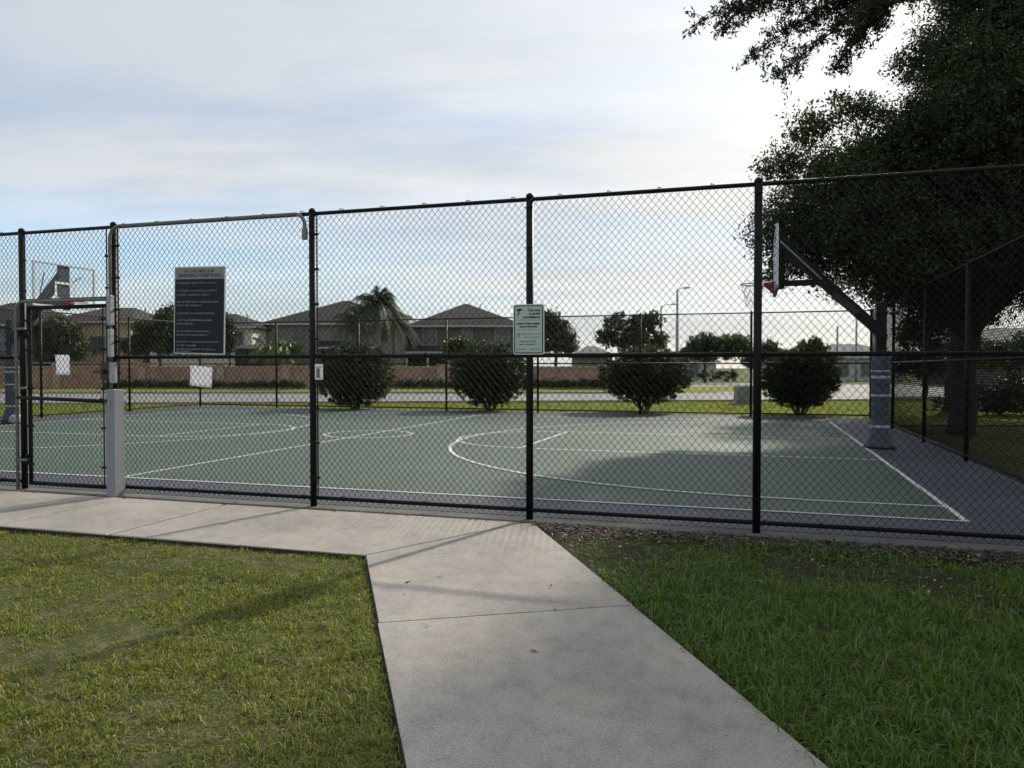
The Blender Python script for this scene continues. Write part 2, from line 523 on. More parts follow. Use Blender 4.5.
def blade_mesh(name, base, h, w, lean, mat):
    """bent grass blades: quad + triangle each"""
    n = len(base)
    ang = rng.random(n)*2*np.pi
    dx = np.stack([np.cos(ang), np.sin(ang), np.zeros(n)], 1)
    la = rng.random(n)*2*np.pi
    ld = np.stack([np.cos(la), np.sin(la), np.zeros(n)], 1)
    up = np.array([0, 0, 1.0])
    le = (lean*(.3+1.0*rng.random(n)))[:, None]
    H = h[:, None]
    mid = base + up*H*.6*np.sqrt(np.clip(1-le*le*.25, .05, 1)) + ld*H*le*.3
    tip = base + up*H*np.clip(1-le*.55, .12, 1) + ld*H*le*.85
    ww = w[:, None]
    v = np.empty((n, 5, 3))
    v[:, 0] = base - dx*ww*.5; v[:, 1] = base + dx*ww*.5
    v[:, 2] = mid + dx*ww*.4; v[:, 3] = mid - dx*ww*.4
    v[:, 4] = tip
    i = np.arange(n)*5
    q = np.stack([i, i+1, i+2, i+3], 1); t = np.stack([i+3, i+2, i+4], 1)
    return np_mesh(name, v.reshape(-1, 3), [q, t], mat)

# ------------------------------------------------------------------ ground, walks, court
g = MB(); g.sheet([(-400, -60), (400, -60), (400, 900), (-400, 900)], -.07)
struct('ground', g, MT['meadow'], court=False)

FV = 7.15                                     # the front fence line
# lawn soils, slightly uneven sheets
def soil(name, poly, mat, z, step=.12, amp=.018):
    xs = np.array([p[0] for p in poly]); ys = np.array([p[1] for p in poly])
    X, Y = np.meshgrid(np.arange(xs.min(), xs.max()+step, step), np.arange(ys.min(), ys.max()+step, step))
    nx = X.shape[1]
    Z = z + amp*(vnoise(X+90, Y+90, .5, 3)-.5)*2 + amp*.6*(vnoise(X+90, Y+90, .17, 4)-.5)*2
    v = np.stack([X.ravel(), Y.ravel(), Z.ravel()], 1)
    i = np.arange(X.size).reshape(X.shape)
    q = np.stack([i[:-1, :-1], i[:-1, 1:], i[1:, 1:], i[1:, :-1]], -1).reshape(-1, 4)
    cx = v[q].mean(1)
    q = q[in_poly(cx[:, 0], cx[:, 1], poly)]
    o = place(name, np_mesh(name, v, [q], mat, smooth=True), rz=-A)
    o['kind'] = 'structure'
    return o

def pl(v):  # left edge of the path (u) at v
    return -2.86 + (5.38-v)*.589
def pr(v):  # right edge of the path
    return -1.97 + (6.99-v)*.560

LAWN_L = [(-16, 5.42), (-2.9, 5.42), (pl(-3)-.02, -3), (-16, -3)]
LAWN_R = [(pr(6.95)+.0, 6.98), (9, 6.98), (9, -3), (pr(-3)+.02, -3)]
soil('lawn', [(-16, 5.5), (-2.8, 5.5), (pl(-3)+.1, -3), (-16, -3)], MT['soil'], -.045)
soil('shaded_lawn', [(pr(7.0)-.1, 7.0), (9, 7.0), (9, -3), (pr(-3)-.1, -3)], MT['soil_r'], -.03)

# sidewalk along the fence and the path towards the viewer, slab by slab
sw = MB()
joints = [-16, -14.3, -12.7, -11.1, -9.5, -7.95, -6.65, -5.34, -4.02]
for a_, b_ in zip(joints[:-1], joints[1:]):
    sw.box(a_+.018, b_-.018, 5.38, 6.95, -.10, 0, bev=.012)
g_ = .008
sw.prism([(-4.02+.007, 5.38), (-2.86-g_, 5.38), (-2.07-.02, 6.90), (-2.09, 6.95), (-4.02+.007, 6.95)], -.10, 0)
def tri(v0, v1, s0=0., s1=0.):
    return [(pl(v0), v0+s0), (pr(v0), v0+s0*0), (pr(v1), v1), (pl(v1), v1)]
# path slabs: joint lines run square to the path
def slab(l0, r0, l1, r1):
    sw.prism([l0, r0, r1, l1], -.10, 0)
L0 = (-2.86+g_, 5.38-g_); R0 = (-1.99, 6.93)
sw.prism([(-2.86+g_, 5.38-.004), (pl(3.97), 3.97+.008), (pr(4.73), 4.73+.008), (-1.95, 6.93), (-2.06, 6.91)], -.10, 0)
lv, rv = 3.97, 4.73
for k in range(4):
    l2, r2 = lv-2.0, rv-2.0
    slab((pl(lv), lv-.008), (pl(l2), l2+.008), (pr(rv), rv-.008), (pr(r2), r2+.008)) if False else sw.prism(
        [(pl(l2), l2+.008), (pr(r2), r2+.008), (pr(rv), rv-.008), (pl(lv), lv-.008)], -.10, 0)
    lv, rv = l2, r2
struct('sidewalk', sw, MT['concrete'])
sj = MB(); sj.prism([(-16, 5.376), (-2.864, 5.376), (pl(-3.9)-.004, -3.9), (pr(-3.2)-.03, -3.2), (-2.02, 6.90), (-2.1, 6.985), (-16, 6.985)], -.12, -.009)
struct('sidewalk_base', sj, MT['joint'])

# court slab
fk = MB(); fk.prism([(-19.75, 6.985), (3.4, 6.985), (3.4, 24.3), (-19.75, 24.3)], -.15, -.004)
struct('court_slab', fk, MT['footing'])
ap = MB(); ap.sheet([(-19.6, 7.26), (3.28, 7.26), (3.28, 24.05), (-19.6, 24.05)], 0)
struct('court_apron', ap, MT['apron'])
BR, BL, SN, SF = 1.90, -17.75, 8.21, 22.0
HC = (BR+BL)/2; VC = 15.08
gs = MB(); gs.sheet([(BL, SN), (BR, SN), (BR, SF), (BL, SF)], .004)
struct('court_surface', gs, MT['green'])
ln = MB(); LW = .056; ZL = .008
def seg(x0, y0, x1, y1):
    d = Vector((x1-x0, y1-y0)); d.normalize(); nn = Vector((-d.y, d.x))*LW/2
    ln.sheet([(x0-nn.x, y0-nn.y), (x1-nn.x, y1-nn.y), (x1+nn.x, y1+nn.y), (x0+nn.x, y0+nn.y)], ZL)
def arc(cx, cy, r, a0, a1, n=48, z=ZL):
    for i in range(n):
        b0 = a0+(a1-a0)*i/n; b1 = a0+(a1-a0)*(i+1)/n
        ln.add([(cx+(r-LW/2)*math.cos(b0), cy+(r-LW/2)*math.sin(b0), z), (cx+(r-LW/2)*math.cos(b1), cy+(r-LW/2)*math.sin(b1), z),
                (cx+(r+LW/2)*math.cos(b1), cy+(r+LW/2)*math.sin(b1), z), (cx+(r+LW/2)*math.cos(b0), cy+(r+LW/2)*math.sin(b0), z)], [(0, 1, 2, 3)])
h_ = LW/2
seg(BL+h_, SN, BR-h_, SN); seg(BL+h_, SF, BR-h_, SF)
seg(BR, SN-h_, BR, SF+h_); seg(BL, SN-h_, BL, SF+h_); seg(HC, SN+h_, HC, SF-h_)
ZL = .011
arc(HC, VC, .92, 0, 2*math.pi, 64, .011)
for s, base in ((-1, BR), (1, BL)):
    ft = base + s*5.85
    for vv in (VC-1.83, VC+1.83):
        seg(base+s*h_, vv, ft, vv)
    seg(ft+s*h_, VC-1.83-h_, ft+s*h_, VC+1.83+h_)
    arc(ft, VC, 1.80, math.pi/2, math.pi/2 - s*math.pi, 40, .0135)
    hc = base + s*1.40
    seg(base+s*h_, VC-6.08, hc, VC-6.08); seg(base+s*h_, VC+6.08, hc, VC+6.08)
    arc(hc, VC, 6.08, math.pi/2, math.pi/2 - s*math.pi, 72, .0160)
# the curves run from the top of the half circle round the side away from the baseline
struct('court_markings', ln, MT['line'])

# road, verges and kerbs, as seen from the viewpoint axes
def near_edge(x): return 32.5+.10*x
vg = MB()
vg.sheet([(-60, 20), (60, 20), (60, near_edge(60)-.2), (-60, near_edge(-60)-.2)], -.045)
vg.sheet([(-60, 43.5), (12, 44.3), (12, 60), (-60, 60)], -.040)
vg.sheet([(9.8, 47), (17.5, 47.6), (16.8, 58.5), (12.2, 58.5)], -.03)
struct('verge', vg, MT['verge'], court=False)
rd = MB()
rd.sheet([(-60, near_edge(-60)), (60, near_edge(60)), (60, 66), (24, 66), (24, 72), (9, 72), (9.3, 60), (12.1, 60), (12.1, 44.3), (-60, 43.5)], -.035)
struct('road', rd, MT['asphalt'], court=False)
kb = MB()
for x0 in np.arange(-60, 59, 3.0):
    y0, y1 = near_edge(x0), near_edge(x0+2.98)
    kb.prism([(x0, y0-.18), (x0+2.98, y1-.18), (x0+2.98, y1), (x0, y0)], -.06, .06)
for x0 in np.arange(-60, 9, 3.0):
    kb.prism([(x0, 43.4), (x0+2.98, 43.4), (x0+2.98, 43.6), (x0, 43.6)], -.06, .08)
struct('road_kerb', kb, MT['kerb'], court=False)

# ------------------------------------------------------------------ grass and litter
def grass():
    # left lawn: short, patchy
    n = 600000
    u = rng.uniform(-9.5, 0.6, n); v = rng.uniform(.8, 5.40, n)
    edge = rng.normal(size=n)*.015
    X = u*CA+v*SA; Y = -u*SA+v*CA
    ok = in_poly(u+edge, v, [(-9.5, 5.39), (-2.88, 5.39), (pl(.8)-.03, .8), (-9.5, .8)])
    ok &= (Y > 1.2) & (np.abs(X)/np.maximum(Y, .1) < .80)
    keep = np.clip(3.6/np.maximum(Y, 2.4), .35, 1)
    ok &= rng.random(n) < keep
    pn = .28*vnoise(u+50, v+50, .55, 21)+.36*vnoise(u+50, v+50, .17, 22)+.36*vnoise(u+50, v+50, .07, 23)
    near_path = np.clip(1-(pl(v)-u)/.55, 0, 1)
    lush = np.clip((pn-.39)/.13, 0, 1)*.78 + near_path*.6 + .26
    ok &= rng.random(n) < np.clip(lush, .36, 1)
    u, v, pn, near_path, lush, Y = (q[ok] for q in (u, v, pn, near_path, lush, Y))
    h = (.022+.034*rng.random(len(u))**1.5)*(.65+.5*np.clip(lush, 0, 1.2)) + .02*near_path
    w = .0030+.0022*rng.random(len(u)) + .0004*Y
    h *= .55+.95*vnoise(u+50, v+50, .055, 25)
    b = np.stack([u, v, np.full(len(u), -.052)], 1)
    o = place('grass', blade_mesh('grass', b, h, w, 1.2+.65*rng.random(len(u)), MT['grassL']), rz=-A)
    tag(o, 'short patchy sunlit turf left of the concrete path', 'grass', kind='stuff')
    # straw lying in the thin places
    n = 90000
    u = rng.uniform(-9.5, 0.6, n); v = rng.uniform(.8, 5.38, n)
    X = u*CA+v*SA; Y = -u*SA+v*CA
    ok = in_poly(u, v, [(-9.5, 5.38), (-2.9, 5.38), (pl(.8)-.05, .8), (-9.5, .8)]) & (Y > 1.2) & (np.abs(X)/np.maximum(Y, .1) < .8)
    pn = .28*vnoise(u+50, v+50, .55, 21)+.36*vnoise(u+50, v+50, .17, 22)+.36*vnoise(u+50, v+50, .07, 23)
    ok &= rng.random(n) < np.clip((.54-pn)/.15, .10, .95)
    u, v = u[ok], v[ok]
    b = np.stack([u, v, -.050+.012*rng.random(len(u))], 1)
    o = place('dry_grass', blade_mesh('dry_grass', b, .018+.028*rng.random(len(u)), .0018+.0016*rng.random(len(u)), np.full(len(u), 1.75), MT['straw']), rz=-A)
    tag(o, 'dry straw thatch lying in the thin patches of the left lawn', 'dry grass', kind='stuff')
    # right lawn: longer, greener, thin near the fence
    n = 300000
    u = rng.uniform(-2.0, 6.5, n); v = rng.uniform(.3, 6.93, n)
    X = u*CA+v*SA; Y = -u*SA+v*CA
    edge = rng.normal(size=n)*.02
    ok = in_poly(u+edge, v, [(-1.85, 6.85), (6.5, 6.85), (6.5, .3), (pr(.3)+.01, .3)])
    ok &= (Y > 1.3) & (np.abs(X)/np.maximum(Y, .1) < .82)
    ok &= rng.random(n) < np.clip(3.4/np.maximum(Y, 2.2), .42, 1)
    pn = .6*vnoise(u+50, v+50, .8, 31)+.4*vnoise(u+50, v+50, .25, 32)
    bare = np.clip((v-4.6)/2.6, 0, 1)*np.clip(.95-(u+1)*.15, 0.2, 1)
    lush = np.clip(1.1 - bare*1.05 + (pn-.5)*1.3, .05, 1)
    ok &= rng.random(n) < lush
    u, v, lush, Y = (q[ok] for q in (u, v, lush, Y))
    h = (.045+.105*rng.random(len(u))**1.3)*(.30+.75*lush)
    w = .0034+.0028*rng.random(len(u)) + .0004*Y
    h *= .55+.9*vnoise(u+50, v+50, .09, 35)
    b = np.stack([u, v, np.full(len(u), -.035)], 1)
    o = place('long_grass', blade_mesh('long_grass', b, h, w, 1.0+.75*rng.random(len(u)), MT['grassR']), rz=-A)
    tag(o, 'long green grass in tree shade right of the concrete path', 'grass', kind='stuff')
    # verge tufts behind the court
    n = 60000
    X = rng.uniform(-24, 22, n); Y = rng.uniform(22.5, 37, n)
    U = X*CA-Y*SA; V = X*SA+Y*CA
    ok = (V > 24.5) & (Y < near_edge(X)-.3)
    ok |= (U < -19.9) & (Y < near_edge(X)-.3)
    X, Y = X[ok], Y[ok]
    b = np.stack([X, Y, np.full(len(X), -.05)], 1)
    o = place('verge_grass', blade_mesh('verge_grass', b, .05+.07*rng.random(len(X)), .02+.012*rng.random(len(X)), np.full(len(X), .8), MT['grassL']))
    tag(o, 'bright mown verge grass between the back fence and the road', 'grass', kind='stuff')
    # fallen leaves
    n = 17000
    u = np.concatenate([rng.uniform(-1.95, 5.5, n), rng.uniform(-1.6, 4.5, 2200), rng.uniform(-9, -2, 130), rng.uniform(-2.3, -.5, 25)])
    v = np.concatenate([6.985-np.abs(rng.normal(size=n))*.19, rng.uniform(5.2, 6.7, 2200), rng.uniform(6.90, 7.02, 130), rng.uniform(3.5, 6.8, 25)])
    ok = (u > pr(v)+.02) | (v > 6.85) | (np.arange(len(u)) >= n+2330)
    u, v = u[ok], v[ok]
    z = np.where((u > pr(v)) & (v < 6.98), -.018+.028*rng.random(len(u)), .006+.006*rng.random(len(u)))
    c = np.stack([u, v, z], 1)
    N = len(c)
    ang = rng.random(N)*6.283
    a = np.stack([np.cos(ang), np.sin(ang), rng.normal(size=N)*.22], 1); bb = np.stack([-np.sin(ang), np.cos(ang), rng.normal(size=N)*.22], 1)
    L = (.018+.036*rng.random(N)**1.6)[:, None]; Wd = L*(.28+.2*rng.random(N))[:, None]
    vv = np.empty((N, 4, 3))
    vv[:, 0] = c-a*L*.5; vv[:, 1] = c+bb*Wd*.5; vv[:, 2] = c+a*L*.5; vv[:, 3] = c-bb*Wd*.5
    o = place('leaf_litter', np_mesh('leaf_litter', vv.reshape(-1, 3), [np.arange(N*4).reshape(-1, 4)], MT['chip']), rz=-A)
    tag(o, 'brown fallen leaves and mulch chips along the fence foot', 'leaf litter', kind='stuff')
grass()

# ------------------------------------------------------------------ chain link
DW, DH = .066, .077
def zigzag_mesh(name, x0, x1, z0, z1, r=.0027, sides=4, mat=None):
    """woven zigzag wires in the local xz plane"""
    nw = int((x1-x0)/(DW/2)); ns = int((z1-z0)/(DH/2))
    m = np.arange(ns+1)
    zs = z0 + m*DH/2
    V = []; Q = []; base = 0
    ring = np.array([(math.cos(2*math.pi*k/sides+math.pi/4), math.sin(2*math.pi*k/sides+math.pi/4)) for k in range(sides)])
    for i in range(nw):
        x = x0 + i*DW/2 + (DW/2)*((m+i) % 2)
        y = np.where((m+i) % 2 == 0, r*.9, -r*.9)*(1 if i % 2 else -1)
        p = np.stack([x, y, zs], 1)
        vv = p[:, None, :] + np.stack([ring[:, 0]*r*1.15, ring[:, 1]*r, np.zeros(sides)], 1)[None]
        V.append(vv.reshape(-1, 3))
        j = np.arange(ns)[:, None]*sides; k = np.arange(sides)[None]
        q = np.stack([j+k, j+(k+1) % sides, j+sides+(k+1) % sides, j+sides+k], -1).reshape(-1, 4)
        Q.append(q+base); base += len(p)*sides
    return np_mesh(name, np.concatenate(V), [np.concatenate(Q)], mat or MT['wire'], smooth=True)

def diag_mesh(name, x0, x1, z0, z1, r=.0028, mat=None):
    """two families of straight diagonal wires, clipped to the panel"""
    k = DH/DW
    V = []; Q = []; base = 0
    H = z1-z0
    for s in (1, -1):
        for c in np.arange(x0-H/k, x1+H/k, DW):
            # x = c + s*(z-z0)/k   (s=-1 starts from c)
            za, zb = z0, z1
            xa, xb = c, c+s*H/k
            def clip(xl):
                return z0+(xl-c)*k*s
            if s > 0:
                if xa < x0: za = clip(x0)
                if xb > x1: zb = clip(x1)
            else:
                if xa > x1: za = clip(x1)
                if xb < x0: zb = clip(x0)
            if zb-za < .02: continue
            pa = np.array([c+s*(za-z0)/k, s*r*.8, za]); pb = np.array([c+s*(zb-z0)/k, s*r*.8, zb])
            off = np.array([(r, 0, 0), (-r*.5, r*.87, 0), (-r*.5, -r*.87, 0)])*1.2
            V.append(pa+off); V.append(pb+off)
            Q.append(np.array([(base, base+1, base+4, base+3), (base+1, base+2, base+5, base+4), (base+2, base, base+3, base+5)]))
            base += 6
    return np_mesh(name, np.concatenate(V), [np.concatenate(Q)], mat or MT['wirefar'], smooth=True)

FH = 3.05
def post_mb(h=FH+.03, r=.036):
    m = MB()
    m.tube([(0, 0, -.05), (0, 0, h-.02)], r, 14)
    m.lathe([(r*1.06, h-.03), (r*1.06, h-.004), (r*.7, h+.012), (r*.3, h+.019)], n=14)
    return m

def fence(label, x0, x1, posts, loc, rz, woven=False, gate=None, rpost=.035, rrail=.0195):
    """local x along the run; posts = x positions"""
    f = thing('chain_link_fence', label, 'fence', loc, rz, 'chain link fences round the court')
    proto = None
    for x in posts:
        if proto is None:
            proto = post_mb(r=rpost).build('post', MT['vinyl'], f, smooth=True); proto.location = (x, 0, 0)
        else:
            c = proto.copy(); COL.objects.link(c); c.parent = f; c.location = (x, 0, 0)
    MB().tube([(x0, 0, FH-.01), (x1, 0, FH-.01)], rrail, 12).build('top_rail', MT['vinyl'], f, smooth=True)
    spans = [(x0, x1)] if gate is None else [(x0, gate[0]), (gate[1], x1)]
    for a_, b_ in spans:
        MB().tube([(a_, 0, 1.56), (b_, 0, 1.56)], rrail*1.05, 12).build('mid_rail', MT['vinyl'], f, smooth=True)
        MB().tube([(a_, 0, .085), (b_, 0, .085)], rrail*1.05, 12).build('bottom_rail', MT['vinyl'], f, smooth=True)
        me = zigzag_mesh('chain_link_mesh', a_, b_, .025, FH-.01) if woven else diag_mesh('chain_link_mesh', a_, b_, .03, FH)
        o = place('chain_link_mesh', me, f)
        o.location = (0, -.028 if woven else 0, 0)
    # tension wires halfway between the rails' ties
    t = MB()
    for x in np.arange(x0+.2, x1, .46):
        if gate and gate[0] < x < gate[1]: continue
        for z in (FH-.01, 1.56, .085):
            t.tube([(x, -.034, z-.028), (x, -.030, z+.026)], .004, 5)
            t.tube([(x, -.030, z+.026), (x+.02, .015, z+.028)], .004, 5)
    if woven:
        for x in posts:
            for z in np.arange(.3, 3.0, .38):
                if gate and abs(x-(gate[0]+gate[1])/2) < .9: continue
                t.tube([(x-.045, -.036, z), (x+.045, -.036, z)], .004, 5)
    t.build('tie_wires', MT['vinyl'], f)['kind'] = 'stuff'
    return f

GA, GB = -8.33, -6.97           # gate posts
fr = fence('black front chain link fence beside the concrete walk, carrying the signs', -13.0, 3.1,
           [-12.9, -10.6, GA, GB, -4.40, -2.05, .02, 3.1], W(0, FV), -A, woven=True, gate=(GA, GB))
# panel over the gate
MB().tube([(GA, 0, 2.235), (GB, 0, 2.235)], .021, 12).build('transom_rail', MT['vinyl'], fr, smooth=True)
o = place('chain_link_mesh', zigzag_mesh('chain_link_mesh', GA+.04, GB-.04, 2.23, FH-.01), fr); o.location = (0, -.02, 0)
for x in (GA+.075, GB-.075, GB+.085, -4.40+.07):
    tb = MB()
    tb.box(x-.006, x+.006, -.032, -.022, .12 if x > GB else 2.25, FH-.03)
    for z in np.arange(2.35 if x < GB else .3, FH-.1, .36):
        tb.box(x-.07 if x > GB else x-.02, x+.02, -.037, -.021, z-.012, z+.012)
    tb.build('tension_bar', MT['vinyl'], fr)

fence('black back chain link fence in front of the four round shrubs', -19.5, 3.15,
      [-19.5, -16.25, -12.99, -9.75, -6.61, -3.36, -.11, 3.12], W(0, 24.0), -A)
fence('black chain link fence on the right side of the court under the oak', 7.2, 23.95,
      [10.4, 13.55, 16.7, 20.3], W(3.12, 0), -A+R(90))
fence('black chain link fence on the left side of the court behind the far hoop', 7.2, 23.95,
      [10.7, 14.0, 17.3, 20.6], W(-19.5, 0), -A+R(90))

# ------------------------------------------------------------------ gate and what hangs round it
gt = thing('gate', 'black chain link walk gate with a dark lock plate and push bar', 'gate', W(GA, FV), -A)
gw = GB-GA
gf = MB()
gx0, gx1, gz0, gz1 = .10, gw-.09, .07, 2.17
for a_, b_ in (((gx0, 0, gz0-.02), (gx0, 0, gz1)), ((gx1, 0, gz0-.02), (gx1, 0, gz1+.03)), ((gx0, 0, gz0), (gx1, 0, gz0)), ((gx0, 0, gz1-.02), (gx1, 0, gz1-.02))):
    gf.tube([a_, b_], .024, 12)
gf.build('frame', MT['vinyl'], gt, smooth=True)
o = place('chain_link_mesh', zigzag_mesh('chain_link_mesh', gx0+.03, gx1-.03, gz0-.03, gz1), gt); o.location = (0, -.022, 0)
for x in (gx0+.05, gx1-.05):
    tbm = MB()
    tbm.box(x-.006, x+.006, -.03, -.02, gz0+.02, gz1-.04)
    for z in (.3, .75, 1.2, 1.65, 2.0):
        tbm.box(min(x, gx0 if x < .6 else gx1)-.03, max(x, gx0 if x < .6 else gx1)+.03, -.036, -.02, z-.014, z+.014)
    tbm.build('tension_bar', MT['vinyl'], gt)
pb = MB(); pb.tube([(-.06, -.07, 1.09), (gx1+.02, -.07, 1.06)], .022, 12)
for x in (.0, gx1-.05): pb.tube([(x, -.07, 1.08), (x, 0, 1.08)], .016, 8)
pb.build('push_bar', MT['vinyl'], gt, smooth=True)
lk = MB(); lk.box(gx1-.05, gx1+.085, -.075, -.03, 1.30, 1.51, bev=.01); lk.tube([(gx1+.01, -.075, 1.40), (gx1+.01, -.12, 1.40)], .026, 12)
lk.tube([(gx1+.01, -.115, 1.40), (gx1-.09, -.125, 1.39)], .011, 8)
lk.build('lock', MT['lockm'], gt)
for z in (.35, 1.85):
    h = MB(); h.tube([(.05, 0, z-.06), (.05, 0, z+.06)], .03, 10); h.box(-.03, .12, -.045, -.028, z-.025, z+.025)
    h.build('hinge', MT['vinyl'], gt)

# grey conduit framing the gate
cd = MB()
cd.tube([(-8.35, 0, -.02), (-8.35, 0, 2.10)] + [(-8.35+.10*(1-math.cos(t)), 0, 2.10+.12*math.sin(t)) for t in np.linspace(.2, math.pi/2, 6)] + [(-7.0, 0, 2.215)], .019, 10)
for z in (.35, 1.2, 1.9): cd.box(-8.39, -8.22, -.012, .03, z-.014, z+.014)
c1 = cd.build('conduit', MT['conduitm'], None, smooth=True, loc=W(0, FV-.075), rz=-A)
tag(c1, 'grey conduit pipe rising left of the gate and bending across above it', 'conduit')
cd = MB()
top = FH+.003
cd.tube([(GB+.012, 0, 1.20), (GB+.012, 0, top-.16)] + [(GB+.012+.14*(1-math.cos(t)), 0, top-.16+.14*math.sin(t)) for t in np.linspace(.15, math.pi/2, 7)]
        + [(-4.565, 0, top-.02)] + [(-4.565+.12*math.sin(t), 0, top-.02-.12*(1-math.cos(t))) for t in np.linspace(.2, math.pi/2, 6)] + [(-4.445, 0, top-.24)], .019, 10)
c2 = cd.build('conduit', MT['conduitm'], None, smooth=True, loc=W(0, FV-.07), rz=-A)
tag(c2, 'grey conduit pipe running along the top rail between two fence posts', 'conduit')

for nm, bb in (('cable_box', (-4.470, -4.420, -.022, .022, top-.29, top-.17)), ('cable_box', (GB-.018, GB+.042, -.03, .03, 1.92, 2.26)), ('cable_box', (GB-.012, GB+.036, -.028, .028, 1.56, 1.88))):
    m = MB(); m.box(*bb, bev=.008); m.build(nm, MT['conduitm' if bb[0] > -5 else 'galv'], c2)
bx = thing('gate_control_box', 'tall grey sheet steel cover at the foot of the gate post', 'control box', W(-6.865, FV-.12), -A)
m = MB(); m.box(-.062, .062, -.07, .08, -.01, 1.20, bev=.008)
m.build('cover', MT['plate'], bx)
m = MB(); m.tube([(-.042, -.069, 1.07), (-.042, -.09, 1.07)], .020, 14); m.build('push_button', MT['lockm'], bx, smooth=True)
m = MB(); m.box(-.018, .008, -.083, -.0705, 1.01, 1.09, bev=.004); m.build('button_plate', MT['galv'], bx)
m = MB(); m.box(-.035, .045, -.04, .0, 1.27, 1.50, bev=.006)
m.build('junction_plate', MT['galv'], bx)

def notice(px0, px1, label, uc, zc, w, h, rot):
    m = MB()
    nx, nz = 6, 6
    vs = []
    for j in range(nz+1):
        for i in range(nx+1):
            x = (i/nx-.5)*w; z = (j/nz-.5)*h
            y = .006*math.sin(i*1.3+j*.9) - (.012 if (i in (0, nx) and j in (0, nz)) else 0)
            vs.append((x*math.cos(rot)-z*math.sin(rot), y, x*math.sin(rot)+z*math.cos(rot)))
    fs = [(j*(nx+1)+i, j*(nx+1)+i+1, (j+1)*(nx+1)+i+1, (j+1)*(nx+1)+i) for j in range(nz) for i in range(nx)]
    m.add(vs, fs)
    o = m.build('paper_notice', MT['paper'], None, smooth=True, loc=W(uc, FV+.028, zc), rz=-A)
    md = o.modifiers.new('t', 'SOLIDIFY'); md.thickness = .0015
    tag(o, label, 'notice', 'blank white paper notices behind the chain link')
notice(52, 70, 'white paper notice in the middle of the walk gate mesh', -7.76, 1.475, .21, .235, R(-1))
notice(187, 211, 'tilted white paper notice hanging under the dark rules sign', -5.82, 1.345, .29, .225, R(-5))

# small card beside the post
cdm = thing('small_placard', 'small white card with a dark emblem right of a fence post', 'placard', W(-4.30, FV-.05, 1.40), -A)
MB().box(-.045, .045, -.004, .004, -.08, .08, bev=.002).build('card', MT['whitepaint'], cdm)
e = MB(); e.box(-.026, .012, -.0075, -.0045, -.055, .035); e.box(-.034, .034, -.0075, -.0045, .045, .052); e.box(-.034, .034, -.0075, -.0045, -.064, -.058)
e.build('print', M('card_ink', (.12, .13, .14), rough=.7), cdm)

# ------------------------------------------------------------------ signs
def text_mesh(body, size, mat, parent, x, z, y, align='CENTER', bold=0.0, width=None, name='lettering'):
    cu = bpy.data.curves.new('lettering_curve', 'FONT')
    cu.body = body; cu.size = size; cu.align_x = align; cu.align_y = 'CENTER'
    cu.extrude = .0006; cu.offset = bold; cu.resolution_u = 2
    to = bpy.data.objects.new('lettering_source', cu)
    COL.objects.link(to)
    bpy.context.view_layer.update()
    dg = bpy.context.evaluated_depsgraph_get()
    me = bpy.data.meshes.new_from_object(to.evaluated_get(dg))
    bpy.data.objects.remove(to); bpy.data.curves.remove(cu)
    me.name = name
    xs = [v.co.x for v in me.vertices]
    sc = width/(max(xs)-min(xs)) if width else 1
    me.transform(Matrix.Translation((x, y, z)) @ Matrix.Rotation(R(90), 4, 'X') @ Matrix.Diagonal((sc, 1, 1, 1)))
    me.materials.clear(); me.materials.append(mat)
    return place(name, me, parent)

def word_bars(mb, x0, x1, z, h, y, gap=.3):
    """rows too small to read in the photograph: short strokes the size of letters"""
    x = x0
    while x < x1:
        wl = min(rnd.uniform(2, 7), (x1-x)/(h*.62)) * h*.62
        n = max(1, int(wl/(h*.62)))
        for i in range(n):
            a = x+i*h*.62
            hh = h*rnd.choice([.7, .7, 1.0])
            k = rnd.random()
            mb.box(a, a+h*.14, y-.0012, y, z-h/2, z-h/2+hh)
            if k > .25: mb.box(a+h*.34, a+h*.46, y-.0012, y, z-h/2, z-h/2+h*.7)
            if k > .4: mb.box(a+h*.14, a+h*.34, y-.0012, y, z-h/2+h*(.58 if k > .7 else .0), z-h/2+h*(.70 if k > .7 else .12))
        x += n*h*.62 + h*.45

# dark rules board
rb = thing('rules_sign', 'large charcoal sign with a pewter header of basketball court rules', 'sign', W(-5.775, FV-.055, 1.59), -A)
rb.rotation_euler = (0, R(1.3), -A)
SW, SH = .66, .95
m = MB(); m.box(-SW/2, SW/2, -.006, .006, 0, SH, bev=.003); m.build('panel', MT['signsteel'], rb)
m = MB(); m.box(-SW/2+.012, SW/2-.012, -.0085, -.0065, .012, SH-.135); m.build('face', MT['signdark'], rb)
m = MB(); m.box(-SW/2+.012, SW/2-.012, -.0085, -.0065, SH-.132, SH-.010); m.build('header', MT['signgrey'], rb)
text_mesh('BASKETBALL COURT RULES', .05, MT['signink'], rb, 0, SH-.098, -.0092, bold=.0008, width=.54)
hb = MB(); word_bars(hb, -.19, .20, SH-.045, .036, -.0092); hb.build('lettering', MT['signink'], rb)
tl = MB()
for z, x1 in ((.775, .21), (.69, .22), (.645, .13), (.57, .25), (.53, .03), (.445, .19), (.37, .17), (.33, -.07), (.25, .15), (.21, .10), (.135, .26), (.095, -.03), (.055, .20), (.03, -.10)):
    word_bars(tl, -.29, x1, z, .019, -.0092)
tl.build('rules_text', MT['signtext'], rb)

